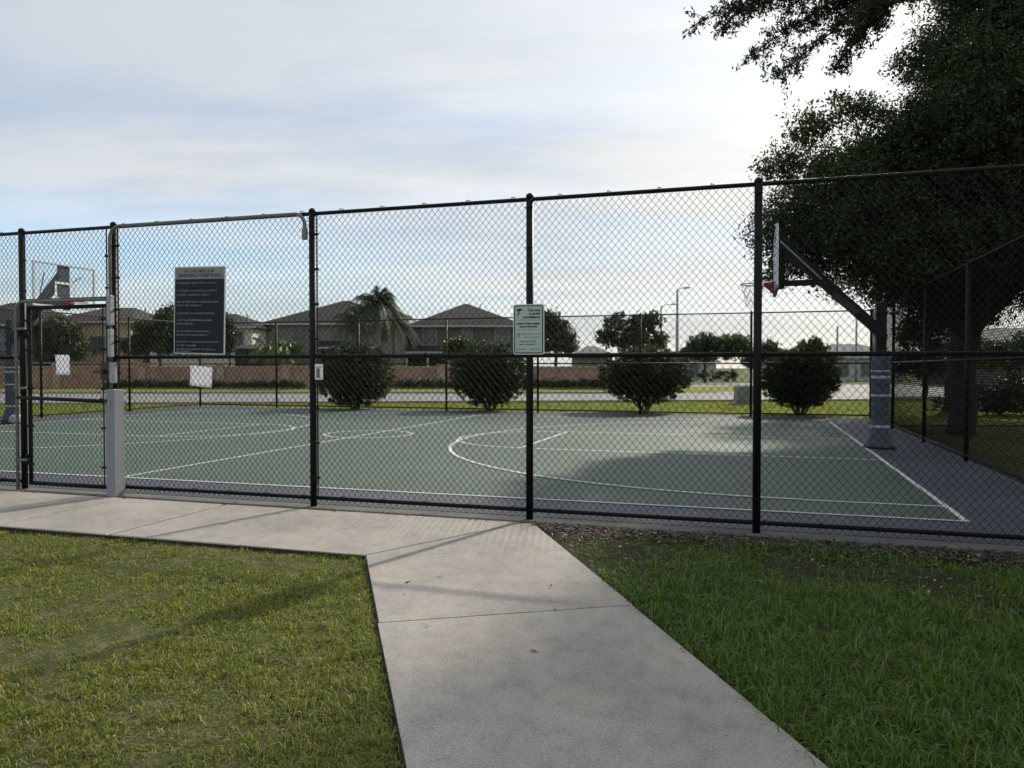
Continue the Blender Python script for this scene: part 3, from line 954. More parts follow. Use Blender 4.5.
# pale surveillance sign
sv = thing('surveillance_sign', 'pale green surveillance sign with black border and camera symbol', 'sign', W(-2.045, FV-.055, 1.568), -A)
def rrect(x0, x1, z0, z1, r, y0, y1, n=6):
    pts = []
    for cx, cz, a0 in ((x1-r, z1-r, 0), (x0+r, z1-r, 90), (x0+r, z0+r, 180), (x1-r, z0+r, 270)):
        for i in range(n+1):
            a = R(a0+90*i/n)
            pts.append((cx+r*math.cos(a), cz+r*math.sin(a)))
    k = len(pts)
    vs = [(p[0], y0, p[1]) for p in pts] + [(p[0], y1, p[1]) for p in pts]
    fs = [tuple(range(k)), tuple(reversed(range(k, 2*k)))] + [(i, k+i, k+(i+1) % k, (i+1) % k) for i in range(k)]
    return vs, fs
VW, VH = .305, .475
m = MB(); m.add(*rrect(-VW/2, VW/2, 0, VH, .025, -.002, .002)); m.build('panel', MT['signsteel'], sv)
m = MB(); m.add(*rrect(-VW/2+.010, VW/2-.010, .010, VH-.010, .020, -.0034, -.0022)); m.build('border', MT['signink'], sv)
m = MB(); m.add(*rrect(-VW/2+.020, VW/2-.020, .020, VH-.020, .014, -.0046, -.0036)); m.build('face', MT['signpale'], sv)
Y0 = -.0054
for body, sz, x, z, w in (('This area', .034, .055, VH-.058, .125), ('is under', .034, .062, VH-.089, .11), ('surveillance', .034, .03, VH-.122, .165),
                          ('Audio & Video Activity', .026, 0, VH-.183, .225), ('may be Recorded', .026, 0, VH-.211, .175)):
    text_mesh(body, sz, MT['signink'], sv, x, z, Y0, bold=.0012, width=w)
cm = MB()
cm.add([(-.118, Y0, VH-.045), (-.065, Y0, VH-.040), (-.062, Y0, VH-.052), (-.085, Y0, VH-.066), (-.115, Y0, VH-.066)], [(4, 3, 2, 1, 0)])
cm.tube([(-.095, Y0, VH-.066), (-.095, Y0, VH-.09), (-.112, Y0, VH-.108)], .005, 6)
cm.build('camera_symbol', MT['signink'], sv)
rl = MB()
for z in (VH-.150, VH-.240): rl.box(-.11, .11, -.0052, -.0047, z-.0012, z+.0012)
word_bars(rl, -.085, .08, .125, .017, Y0); word_bars(rl, -.09, .085, .098, .015, Y0); word_bars(rl, -.115, -.02, .052, .012, Y0); word_bars(rl, .02, .115, .052, .012, Y0)
rl.build('fine_print', MT['signink'], sv)
fp = MB(); word_bars(fp, -.07, .12, .195, .018, Y0); word_bars(fp, -.04, .12, .165, .018, Y0); fp.box(-.115, -.085, -.0052, -.0047, .165, .205)
fp.build('faint_print', MT['signfaint'], sv)
for x, z in ((0, VH-.028), (.0, .028)):
    sc_ = MB(); sc_.tube([(x, -.006, z), (x, -.010, z)], .006, 8); sc_.build('bolt', MT['galv'], sv)

# ------------------------------------------------------------------ hoops: local +x points from the pole to the court's middle
def hoop(label, loc, rz, blue, wrapped):
    t = thing('basketball_hoop', label, 'basketball hoop', loc, rz, 'two basketball hoops')
    mp = MT['bluepole'] if blue else MT['pole']
    p = MB(); p.box(-.085, .085, -.085, .085, 0, 2.66, bev=.012); p.box(-.095, .095, -.12, .12, 2.02, 2.09, bev=.005); p.box(-.095, .095, -.12, .12, 2.44, 2.50, bev=.005)
    p.build('pole', mp, t)
    pad = MB()
    prof = [(.25, 0), (.25, .04), (.235, .08), (.205, .20), (.160, .32), (.148, .40), (.152, 1.05), (.156, 1.5), (.155, 1.70), (.140, 1.76)]
    pr2 = []
    for (r0, z0), (r1, z1) in zip(prof[:-1], prof[1:]):
        k = max(1, int((z1-z0)/.12))
        for i in range(k):
            f = i/k
            pr2.append((r0+(r1-r0)*f + rnd.uniform(-.006, .006), z0+(z1-z0)*f))
    pr2.append(prof[-1])
    pad.lathe(pr2, n=18)
    pad.build('pole_pad', MT['pad'], t, smooth=True)
    for z, h in ((.42, .05), (.98, .04), (1.30, .05), (1.42, .03)):
        tp = MB(); tp.lathe([(.158, z), (.162, z+.004), (.162, z+h), (.158, z+h+.004)], n=18); tp.build('tape', MT['tape'], t, smooth=True)
    if wrapped:
        for k in range(16):
            a = rnd.uniform(3.2, 5.6); z = rnd.uniform(.08, 1.65)
            rr = .155 if z > .3 else .24-.28*z
            c = Vector((rr*math.cos(a), rr*math.sin(a), z))
            tp = MB(); tp.box(c.x-.02, c.x+.02, c.y-.012, c.y+.012, z-.06, z+.05, bev=.01); tp.build('tape', MT['tape'], t)
    else:
        tp = MB(); tp.box(.15, .36, -.26, .06, .0, .24, bev=.06); tp.build('base_block', MT['tape'], t)
    bp = MB(); bp.lathe([(.275, .06), (.275, .085), (.262, .10)], n=18); bp.build('base_ring', MT['pole'], t)
    # arms
    XB = 1.73                      # back of the board
    def beam(p0, p1, w, h):
        p0, p1 = Vector(p0), Vector(p1)
        d = (p1-p0).normalized(); side = Vector((0, 1, 0)); up = d.cross(side)
        m = MB(); vs = []
        for q in (p0, p1):
            for a_, b_ in ((-1, -1), (1, -1), (1, 1), (-1, 1)):
                vs.append(q + side*a_*w/2 + up*b_*h/2)
        m.add(vs, [(3, 2, 1, 0), (4, 5, 6, 7), (0, 1, 5, 4), (1, 2, 6, 5), (2, 3, 7, 6), (3, 0, 4, 7)])
        return m
    arm = beam((.02, 0, 2.14), (XB-.02, 0, 3.78), .15, .18)
    arm.v += beam((XB-.72, 0, 3.05), (XB, 0, 3.05), .12, .10).v
    k = len(arm.v)-8; arm.f += [tuple(i+k for i in f) for f in [(3, 2, 1, 0), (4, 5, 6, 7), (0, 1, 5, 4), (1, 2, 6, 5), (2, 3, 7, 6), (3, 0, 4, 7)]]
    arm.box(XB-.02, XB+.03, -.16, .16, 2.95, 4.0)
    arm.box(XB-.10, XB-.02, -.06, .06, 2.95, 3.98)
    arm.build('arm', mp, t)
    lb = beam((.40, -.083 if False else .083, 2.467), (.80, .083, 2.813), .004, .13); lb.build('arm_label', MT['rust'], t)
    st = MB()
    for s in (-1, 1): st.tube([(XB-.75, s*.05, 3.08), (XB+.0, s*.55, 3.75)], .014, 7)
    st.build('brace', MT['galv'], t)
    b = MB()
    BW, z0, z1, x = .915, 2.92, 4.00, XB+.03
    b.box(x, x+.045, -BW, BW, z0, z0+.045, bev=.006); b.box(x, x+.045, -BW, BW, z1-.045, z1, bev=.006)
    b.box(x, x+.045, -BW, -BW+.045, z0+.04, z1-.04, bev=.006); b.box(x, x+.045, BW-.045, BW, z0+.04, z1-.04, bev=.006)
    bd = b.build('backboard', MT['boardframe'], t)
    gl = MB(); gl.box(x+.015, x+.027, -BW+.04, BW-.04, z0+.04, z1-.04); gl.build('board_glass', MT['boardglass'], bd)
    q = MB()
    for y0, y1, za, zb in ((-.305, .305, 3.50, 3.555), (-.305, .305, 3.12, 3.165), (-.305, -.25, 3.165, 3.50), (.25, .305, 3.165, 3.50)):
        q.box(x+.029, x+.033, y0, y1, za, zb)
    q.build('target_square', MT['whitepaint'], bd)
    if not blue:
        pd = MB(); pd.box(x-.012, x+.060, -BW-.01, BW+.01, z0-.045, z0+.03, bev=.015); pd.build('edge_pad', MT['plate'], bd)
    r = MB(); cx = x+.045+.15+.2286
    r.tube([(cx+.2286*math.cos(a), .2286*math.sin(a), 3.05) for a in np.linspace(0, 2*math.pi, 33)], .010, 8, caps=False)
    r.tube([(cx-.21, -.10, 3.045), (x+.05, -.16, 3.03)], .010, 7); r.tube([(cx-.21, .10, 3.045), (x+.05, .16, 3.03)], .010, 7)
    rim = r.build('rim', MT['rim'], t, smooth=True)
    br = MB()
    br.add([(x+.047, -.11, 3.08), (x+.047, .11, 3.08), (x+.047, .11, 2.86), (x+.047, -.11, 2.86), (x+.24, -.07, 3.065), (x+.24, .07, 3.065), (x+.24, .07, 3.02), (x+.24, -.07, 3.02)],
           [(0, 1, 2, 3), (7, 6, 5, 4), (0, 4, 5, 1), (1, 5, 6, 2), (2, 6, 7, 3), (3, 7, 4, 0)])
    br.build('rim_bracket', MT['rimd'] if not blue else MT['rim'], rim)
    if not blue:
        n = MB(); N = 12
        for k in range(N):
            for s in (1, -1):
                pts = []
                for i in range(6):
                    f = i/5; a = 2*math.pi*(k + s*i*.5)/N
                    rr = .225-.105*f**.8
                    pts.append((cx+rr*math.cos(a), rr*math.sin(a), 3.04-.42*f))
                n.tube(pts, .0035, 4)
        n.build('net', MT['net'], rim)
    return t
hoop('dark hoop seen edge on, pole wrapped in slate pad under the oak', W(2.14, 15.25, -.06), -A+math.pi, False, True)
hoop('slate blue hoop with clear backboard seen above the walk gate', W(-18.22, 15.3), -A, True, False)

# ------------------------------------------------------------------ round shrubs behind the back fence
def shrub(label, px, base_d, w, z_top, z_bot, stems):
    X = (px-512)/F_PX*base_d
    t = thing('round_shrub', label, 'shrub', (X, base_d, -.03), 0, 'four clipped round shrubs behind the back fence')
    rz = (z_top-z_bot)/2; zc = (z_top+z_bot)/2
    ells = [(0, 0, zc, w/2, w/2*.95, rz), (0, 0, zc, w/2*.98, w/2*.93, rz*.98), (w*.10, 0, zc+.08, w/2*.86, w/2*.8, rz*.9), (-w*.11, .1, zc-.03, w/2*.84, w/2*.8, rz*.88)]
    me, c = crown_mesh('foliage', ells, 2300, 34, .085, .056, .031, MT['bush'], shell=.95)
    v, c2 = clump_points([(0, 0, zc, w/2*.82, w/2*.8, rz*.8)], 160, 22, .22, .3)
    vv, ff = leaf_arrays(v, .11, .07, .1, .3)
    n0 = len(me.vertices)
    me2 = np_mesh('foliage', np.concatenate([np.array([q.co for q in me.vertices]), vv]), [np.concatenate([np.arange(n0).reshape(-1, 4), ff+n0])], MT['bush'])
    place('foliage', me2, t)
    s = MB()
    for k in range(stems):
        a = 2*math.pi*k/stems + rnd.uniform(-.3, .3)
        rr = w*.36*rnd.uniform(.5, 1.0)
        limb(s, (.07*math.cos(a), .07*math.sin(a), -.05), (rr*math.cos(a), rr*math.sin(a), z_bot+rz*.7), .035, .015, 6, .10, 6)
    s.build('stems', MT['twig'], t, smooth=True)
    return t
shrub('large clipped shrub left of the tall palm, leafy almost to the ground', 355, 27.4, 2.55, 2.28, .10, 7)
shrub('clipped shrub on bare stems in front of the dark roofed house', 490, 26.6, 2.55, 2.30, .18, 9)
shrub('wide clipped shrub on a low forked trunk under the lamp post', 645, 25.6, 2.75, 2.12, .32, 9)
shrub('dark clipped shrub close to the right hoop pole', 800, 24.2, 2.2, 2.0, .24, 9)

# ------------------------------------------------------------------ trees
def tree(name, label, cat, loc, ells, nclump, per, cr, leaf, mat, trunk, limbs=14, group=None, shell=.55, droop=.2, r_tr=.2, flat=.8, twigs=True):
    t = thing(name, label, cat, loc, 0, group)
    me, c = crown_mesh('crown', ells, nclump, per, cr, leaf[0], leaf[1], mat, shell, droop, flat=flat)
    place('crown', me, t)
    s = MB()
    fork = Vector(trunk)
    limb(s, (0, 0, -.1), fork, r_tr, r_tr*.72, 6, .03, 10)
    idx = rng.choice(len(c), min(limbs, len(c)), replace=False)
    for i in idx:
        e = Vector(c[i])
        mid = fork.lerp(e, .55) + Vector((0, 0, .15))
        limb(s, fork - Vector((0, 0, rnd.uniform(0, .3))), mid, r_tr*.42, r_tr*.22, 4, .08, 6)
        limb(s, mid, e, r_tr*.22, .012, 4, .1, 5)
        if twigs:
            for j in range(3):
                e2 = Vector(c[rng.integers(len(c))])
                if (e2-mid).length < 2.6:
                    limb(s, mid, e2, r_tr*.14, .008, 4, .1, 5)
    s.build('trunk', MT['bark'], t, smooth=True)
    return t

# the big oak beyond the right fence
OX, OY = 10.1, 17.6
def oe(px, py, dy, rx, ry, rz):
    p = at(px, py, OY+dy)
    return (p.x-OX, dy, p.z, rx, ry, rz)
oak_e = [oe(850, 210, -.3, 1.75, 2.0, 1.6), oe(815, 186, .5, .95, 1.2, .85), oe(910, 158, 0, 1.6, 2.1, 1.35), oe(885, 245, -.8, 1.9, 1.8, 1.15), oe(800, 245, 0, 1.0, 1.1, .75), oe(787, 215, 0, .75, .9, .7),
         oe(980, 150, -.5, 2.3, 3.0, 2.4), oe(990, 62, .4, 1.8, 2.6, 2.0), oe(1040, 20, .5, 2.4, 3, 2.4), oe(1060, 180, -1, 2.8, 3.2, 2.6), oe(965, 255, -1.2, 2.3, 2.2, 1.25),
         oe(1050, 240, -1.5, 2.4, 2.4, 1.15), oe(1150, 120, 0, 3.2, 3.5, 3.6), oe(1060, -60, .6, 2.5, 2.8, 2.1), oe(900, 285, .5, 1.0, 1.2, .5), oe(955, 300, .2, 1.4, 1.5, .55), oe(992, -45, .4, 1.6, 2.2, 1.6), oe(920, 200, 0, 2.0, 2.4, 1.7), oe(779, 163, .3, .48, .6, .45), oe(808, 128, .2, .45, .6, .45), oe(842, 112, .3, .50, .6, .42), oe(868, 112, 0, .42, .6, .38), oe(918, 60, .2, .50, .8, .6), oe(765, 232, .2, .42, .5, .4), oe(775, 275, .2, .3, .4, .25)]
oak = tree('oak_tree', 'large dark oak towering over the right side of the court', 'tree', (OX, OY, -.05), oak_e, 5400, 66, .36, (.080, .036), MT['oak'],
           (.2, 0, 2.3), limbs=30, shell=.72, r_tr=.30)
core, _ = clump_points([(e[0], e[1], e[2], e[3]*.93, e[4]*.93, e[5]*.90) for e in oak_e], 3600, 32, .34, .45)
sp, _ = clump_points([(e[0], e[1], e[2], e[3]*1.03, e[4]*1.03, e[5]*1.03) for e in oak_e], 800, 30, .18, .97)
coff, _ = clump_points([oe(1250, 90, 0, 4.2, 4, 4), oe(1190, 190, -4, 3, 3, 2.4), oe(1330, 200, -3, 3.5, 3.5, 3)], 1500, 30, .5, .4)
core = np.concatenate([core, coff])
v1, f1_ = leaf_arrays(core, .115, .060, .2, .3)
v2, f2_ = leaf_arrays(sp, .075, .033, .2, .3)
place('inner_foliage', np_mesh('inner_foliage', np.concatenate([v1, v2]), [np.concatenate([f1_, f2_+len(v1)])], MT['oak']), oak)

# nearer tree whose trunk stands out of the picture; its lowest branches hang into the top of it
NX, NY = 6.2, 7.6
def ne(px, py, d, rx, ry, rz):
    p = at(px, py, d)
    return (p.x-NX, d-NY, p.z, rx, ry, rz)
near_e = [(-1.5, -.2, 6.3, 1.7, 1.6, .7), (0, 0, 6.6, 2.2, 2.2, 1.1), (1.2, -1.0, 6.0, 2.0, 2.0, 1.0), ne(850, -75, 7.0, 1.1, 1.1, .35), (-2.2, -4.6, 6.4, 2.3, 2.2, .9), (.6, -4.8, 6.6, 2.4, 2.2, .9), (2.4, -1.5, 6.8, 2, 2.4, .9), (-3.9, -6.6, 6.2, 1.9, 1.9, .7)]  # trailing lobes, out of view overhead, added to cut skylight on path and lawn
nt_ = thing('overhanging_oak', 'nearer oak whose lowest leafy branches hang into the top of the view', 'tree', (NX, NY, -.05))
P = [clump_points([e], nc, 44, .16, .2)[0] for e, nc in zip(near_e, (170, 240, 190, 110, 260, 260, 190, 180))]
s = MB()
limb(s, (0, 0, -.1), (-.1, -.1, 3.2), .24, .17, 6, .02, 10)
hub = at(960, -170, 7.1) - Vector((NX, NY, 0))
limb(s, (-.1, -.1, 3.1), (-.6, -.1, 5.2), .15, .10, 5, .05, 9)
limb(s, (-.6, -.1, 5.1), hub, .09, .06, 5, .05, 8)
for tip, r0 in (((0, 0, 6.9), .12), ((1.4, -1, 6.3), .1), ((-2.2, -4.8, 6.6), .11), ((.6, -5, 6.7), .11), ((-3.9, -6.4, 6.3), .07)):
    limb(s, (-.1, -.1, 3.1), tip, r0, .02, 6, .06, 7)
# drooping sprays: each a twig with side twigs and leaves along them
sprays = [((930, -60), (815, 5), (694, 22), .17), ((925, -60), (800, 30), (742, 66), .15), ((920, -50), (828, 45), (770, 84), .14), ((925, -50), (852, 40), (826, 80), .13),
          ((925, -70), (760, -5), (712, 40), .13), ((935, -60), (880, 5), (848, 52), .12), ((940, -70), (895, -25), (868, 26), .11), ((930, -70), (790, -10), (735, 6), .16),
          ((930, -40), (850, 5), (800, 36), .16), ((930, -60), (862, -20), (830, 22), .16), ((935, -60), (912, -25), (898, 2), .10), ((930, -70), (840, -15), (778, 10), .16), ((930, -60), (870, 10), (846, 34), .14)]
for (a_, b_, c_, rad) in sprays:
    b_ = (b_[0]+6, b_[1]-16); c_ = (c_[0]+10, c_[1]-17 if c_[1] > 30 else c_[1]-6)
    dd = 7.0 + rnd.uniform(-.35, .35)
    p0, p1, p2 = (at(q[0], q[1], dd+rnd.uniform(-.1, .1)) - Vector((NX, NY, 0)) for q in (a_, b_, c_))
    limb(s, hub, p0, .022, .014, 3, .05, 6)
    pts = []
    for i in range(13):
        t = i/12
        pts.append(p0*(1-t)**2 + p1*2*t*(1-t) + p2*t*t)
    s.tube(pts, [.012*(1-i/14)+.0015 for i in range(13)], 5)
    for i in range(2, 13):
        for k in range(6):
            d = Vector((rnd.uniform(-1, .5), rnd.uniform(-1, 1), rnd.uniform(-1.0, .55)))*rad*rnd.uniform(.6, 1.5)
            e = pts[i]+d
            s.tube([pts[i], pts[i].lerp(e, .5)+Vector((0, 0, .012)), e], [.003, .0022, .001], 4)
            m = 24
            tt = rng.random(m)**.6
            P.append(np.array(pts[i])[None]+np.array(d)[None]*tt[:, None]*1.08 + rng.normal(size=(m, 3))*.022)
P = np.concatenate(P)
P = P[P[:, 2] > 2.5]
v, f = leaf_arrays(P, .049, .0155, .5, .3)
place('crown', np_mesh('crown', v, [f], MT['near']), nt_)
s.build('trunk', MT['bark'], nt_, smooth=True)

def far_tree(name, label, px, d, ells_px, mat, n=220, per=26, cr=.5, leaf=(.30, .16), r=.15, group='trees and palms beyond the road', shell=.6, cat='tree', droop=.2):
    X = (px-512)/F_PX*d
    ells = []
    for (ex, ey, rx, rz) in ells_px:
        p = at(ex, ey, d)
        ells.append((p.x-X, 0, p.z+.05, rx/F_PX*d, max(.6, rx/F_PX*d*.8), rz/F_PX*d))
    zt = min(e[2] for e in ells)
    return tree(name, label, cat, (X, d, -.05), ells, n, per, cr, leaf, mat, (0, 0, max(.6, zt*.8)), limbs=9, group=group, r_tr=r, shell=shell, droop=droop, twigs=False)

tree('background_oak', 'second dark oak at the right edge behind the large one', 'tree', (15.6, 27.5, -.05), [(0, 0, 7.2, 4.2, 4.2, 3.0), (-2.2, -1, 6.2, 2.4, 2.5, 1.8), (5, 0, 7, 4, 4, 3)], 1200, 40, .6, (.16, .075), MT['oak'], (0, 0, 3.0), limbs=16, shell=.6, r_tr=.28)
far_tree('weeping_tree', 'grey green weeping tree behind the wall seen through the walk gate', 62, 62, [(62, 332, 21, 17), (52, 345, 16, 16), (74, 345, 14, 14)], MT['treeA'], 260, 30, .55, (.42, .09), droop=1.6)
far_tree('broad_tree', 'dark green tree standing left of the rules sign', 160, 60, [(150, 335, 18, 15), (166, 318, 14, 12), (172, 340, 20, 14), (135, 345, 12, 9)], MT['treeB'], 300, 28, .5)
far_tree('slender_tree', 'thin tree in front of the cream house right of the rules sign', 230, 60, [(229, 338, 7, 16), (226, 322, 6, 7)], MT['treeB'], 80, 22, .35, r=.08)
far_tree('round_tree', 'grey green tree peeping out right of the surveillance sign', 556, 62, [(556, 335, 17, 18), (548, 323, 11, 12), (568, 345, 11, 9)], MT['treeC'], 230, 26, .5)
far_tree('loose_tree', 'open crowned tree rising behind the wide shrub', 632, 58, [(622, 328, 19, 17), (648, 322, 13, 12), (640, 340, 26, 12), (606, 338, 10, 9), (658, 340, 10, 8)], MT['treeC'], 230, 24, .42, r=.14)
far_tree('clipped_tree', 'dense dark tree mass left of the hoop net', 705, 72, [(706, 348, 20, 13), (732, 347, 20, 12), (690, 355, 10, 7)], MT['treeB'], 280, 26, .55)
far_tree('small_tree', 'small bushy tree behind the hoop net and fence post', 770, 66, [(768, 350, 13, 10), (778, 356, 12, 6), (752, 360, 12, 8)], MT['treeC'], 140, 24, .45)
far_tree('street_tree', 'low rounded tree above the dark shrub', 812, 58, [(812, 350, 15, 10), (800, 357, 10, 6), (826, 358, 9, 5)], MT['treeC'], 150, 24, .42)
far_tree('dooryard_tree', 'small green tree against the dark roofed house', 460, 61, [(460, 347, 12, 10), (452, 352, 9, 7)], MT['treeB'], 110, 24, .42)
far_tree('dim_tree', 'shaded tree between the hoop pole and the oak trunk', 925, 40, [(918, 335, 20, 22), (940, 325, 18, 20), (930, 362, 26, 16), (905, 365, 12, 12)], MT['treeB'], 300, 26, .45, (.2, .1), group=None)
far_tree('roadside_tree', 'shaded leafy tree low at the right edge beyond the fence', 1010, 36, [(1000, 358, 26, 16), (1040, 350, 30, 22), (975, 350, 16, 18), (1085, 330, 30, 40)], MT['treeB'], 320, 26, .45, (.2, .1), group=None)
far_tree('understory_shrub', 'dark low shrub mass beyond the right fence near the oak trunk', 1000, 24, [(985, 400, 30, 18), (1020, 398, 34, 22), (1060, 395, 40, 28), (950, 408, 18, 10)], MT['hedge'], 330, 30, .3, (.13, .06), r=.06, group=None, cat='shrub')

# palms
def frond(V, Q, o, az, el, L, drop, lw, ll, nl=24):
    d = np.array([math.cos(az)*math.cos(el), math.sin(az)*math.cos(el), math.sin(el)])
    side = np.array([-math.sin(az), math.cos(az), 0])
    for i in range(1, nl+1):
        t = i/nl
        p = o + d*L*t + np.array([0, 0, -drop*t*t])
        tg = d*L + np.array([0, 0, -2*drop*t]); tg /= np.linalg.norm(tg)
        length = ll*math.sin(math.pi*min(.98, .15+.8*t))
        for sgn in (-1, 1):
            e = p + (side*sgn*.75 + tg*.45 + np.array([0, 0, -.55-rnd.random()*.4]))*length
            b = len(V)
            V.extend([p-tg*lw, p+tg*lw, e]); Q.append((b, b+1, b+2))
    # the rachis
    b = len(V)
    pts = [o + d*L*t + np.array([0, 0, -drop*t*t]) for t in np.linspace(0, 1, 7)]
    for k, p in enumerate(pts):
        V.extend([p-side*.03*(1-k/8), p+side*.03*(1-k/8)])
    for k in range(6):
        Q.append((b+2*k, b+2*k+1, b+2*k+3)); Q.append((b+2*k, b+2*k+3, b+2*k+2))

def palm(label, px, py, d, L, n, mat, bright=False, dead=0, r=.16):
    p = at(px, py, d)
    t = thing('palm_tree', label, 'palm', (p.x, d, -.05), 0, 'trees and palms beyond the road')
    V, Q = [], []
    o = np.array([0, 0, p.z+.05])
    for k in range(n):
        az = 2.4*k + rnd.uniform(-.3, .3)
        el = R(rnd.uniform(-15, 75))
        frond(V, Q, o, az, el, L*rnd.uniform(.8, 1.1), L*rnd.uniform(.5, 1.15)*(.5+.6*math.cos(el)), .036, L*.25)
    place('crown', np_mesh('crown', np.array(V), [np.array(Q)], mat), t)
    if dead:
        V, Q = [], []
        for k in range(dead):
            frond(V, Q, o-np.array([0, 0, .3]), rnd.uniform(0, 6.28), R(-50), L*.7, L*.5, .05, L*.12)
        place('dead_fronds', np_mesh('dead_fronds', np.array(V), [np.array(Q)], MT['palmdead']), t)
    s = MB()
    zs = np.linspace(0, p.z+.05, 14)
    s.tube([(.04*math.sin(i), 0, z) for i, z in enumerate(zs)], [r*(1.25 if i == 0 else 1.0+.06*(i % 2)) for i in range(14)], 9)
    s.build('trunk', MT['palmbark'], t, smooth=True)
palm('tallest drooping palm against the beige house, its crown above the roof', 378, 304, 60, 3.0, 58, MT['palm'])
palm('drooping palm with brown dead fronds left of the tallest palm', 356, 318, 62, 2.4, 36, MT['palm'], dead=7)
palm('shorter drooping palm at the left corner of the dark roofed house', 394, 322, 64, 2.5, 40, MT['palm'])
palm('low bright green palm clump in front of the beige house', 286, 350, 57, 2.5, 30, MT['palmb'], r=.08)
palm('low bright green palm at the edge of the screened porch', 268, 348, 59, 2.0, 24, MT['palmb'], r=.08)

# ------------------------------------------------------------------ boundary wall and its hedges
wl = thing('boundary_wall', 'long pinkish brown block wall beyond the road', 'wall', (0, 55, -.05))
MB().box(-46, 6.6, -.1, .1, 0, 1.46).build('wall', MT['wallbrick'], wl)
MB().box(-46.05, 6.66, -.15, .15, 1.463, 1.55, bev=.02).build('cap', MT['wallcap'], wl)
for x in (-44, -38, -32, -26, -20.5, -15.9, -10.6, -5, .5, 6.45):
    p = MB(); p.box(x-.26, x+.26, -.24, .24, 0, 1.6, bev=.02); p.box(x-.32, x+.32, -.30, .30, 1.6, 1.72, bev=.03); p.build('pillar', MT['wallcap'], wl)
def hedge(label, X0, X1, d, h, bumps):
    h_ = thing('hedge', label, 'hedge', ((X0+X1)/2, d, -.05))
    xs = np.linspace(X0, X1, bumps)-(X0+X1)/2
    ells = [(x, 0, h*.5*rnd.uniform(.8, 1.1), (X1-X0)/bumps*.75, .5, h*.5*rnd.uniform(.85, 1.1)) for x in xs]
    me, _ = crown_mesh('foliage', ells, bumps*22, 24, .26, .17, .09, MT['hedge'], .6)
    place('foliage', me, h_)
hedge('ragged low hedge along the wall left of the big shrub', -27.5, -14.8, 53.6, .52, 16)
hedge('dense dark hedge along the wall between the first two shrubs', -8.2, -.6, 53.4, .62, 12)
hedge('dark hedge along the wall behind the surveillance sign', .9, 6.3, 53.4, .66, 9)
hedge('pale shrub border across the side street', 12.6, 21, 74, 1.3, 10)

# ------------------------------------------------------------------ houses
def house(label, x0, x1, d, depth, eave, apex, wallm, roofm, ridge=.18, windows=(), ax=None, band=None, over=.45, fascia='fascia', base=0, porch=None):
    """hip roofed house whose front stands at distance d"""
    h = thing('house', label, 'house', ((x0+x1)/2, d, -.05), 0, 'houses beyond the wall')
    w = (x1-x0)/2
    MB().box(-w, w, 0, depth, 0, eave).build('wall', MT[wallm], h)
    m = MB()
    a, b = w+over, over
    rr = w*ridge
    ac = 0 if ax is None else (ax-512)/F_PX*(d+depth/2)-(x0+x1)/2
    apex = CAM_H+.05+(apex-CAM_H-.05)*(d+depth/2)/d
    e0 = eave+.004
    vs = [(-a, -b, e0), (a, -b, e0), (a, depth+b, e0), (-a, depth+b, e0), (-a, -b, e0+.14), (a, -b, e0+.14), (a, depth+b, e0+.14), (-a, depth+b, e0+.14), (ac-rr, depth/2, apex), (ac+rr, depth/2, apex)]
    m.add(vs, [(3, 2, 1, 0), (4, 5, 9, 8), (6, 7, 8, 9), (5, 6, 9), (7, 4, 8), (0, 1, 5, 4), (1, 2, 6, 5), (2, 3, 7, 6), (3, 0, 4, 7)])
    roof = m.build('roof', MT[roofm], h)
    f = MB(); f.box(-a-.02, a+.02, -b-.06, -b-.003, e0-.04, e0+.135); f.build('fascia', MT[fascia], roof)
    v = MB(); v.tube([(ac+rr+1.3, depth*.42, apex-.5), (ac+rr+1.3, depth*.42, apex-.1)], .06, 8); v.build('vent_pipe', MT['roofg'], roof)
    for (wx, wz, ww, wh) in windows:
        wx -= (x0+x1)/2
        wf = MB()
        wf.box(wx-ww/2-.1, wx+ww/2+.1, -.07, -.003, wz-wh/2-.1, wz-wh/2-.002); wf.box(wx-ww/2-.1, wx+ww/2+.1, -.07, -.003, wz+wh/2+.002, wz+wh/2+.1)
        wf.box(wx-ww/2-.1, wx-ww/2-.002, -.07, -.003, wz-wh/2, wz+wh/2); wf.box(wx+ww/2+.002, wx+ww/2+.1, -.07, -.003, wz-wh/2, wz+wh/2)
        wf.box(wx-.03, wx+.03, -.05, -.012, wz-wh/2, wz+wh/2); wf.box(wx-ww/2, wx+ww/2, -.048, -.014, wz-.03, wz+.03)
        wo = wf.build('window', MT['winframe'], h)
        MB().box(wx-ww/2, wx+ww/2, -.03, -.02, wz-wh/2, wz+wh/2).build('pane', MT['pane'], wo)
    if porch:
        px0, px1, pz, pd = porch
        px0 -= (x0+x1)/2; px1 -= (x0+x1)/2
        p = MB()
        p.add([(px0, -pd, pz), (px1, -pd, pz), (px1, -.004, pz), (px0, -.004, pz), (px0, -pd, pz+.12), (px1, -pd, pz+.12), (px1, -.004, pz+.75), (px0, -.004, pz+.75)],
              [(3, 2, 1, 0), (4, 5, 6, 7), (0, 1, 5, 4), (1, 2, 6, 5), (2, 3, 7, 6), (3, 0, 4, 7)])
        pr_ = p.build('porch_roof', MT[roofm], h)
        q = MB(); q.box(px0, px1, -pd-.05, -pd-.003, pz-.02, pz+.14); q.build('fascia', MT['fascia'], pr_)
        for xx in (px0+.15, (px0+px1)/2, px1-.15):
            MB().box(xx-.1, xx+.1, -pd+.1, -pd+.3, 0, pz-.003).build('porch_post', MT['fascia'], h)
        MB().box(px0+.3, px1-.3, -.02, -.004, .3, pz-.2).build('screened_opening', MT['screen'], h)
    return h

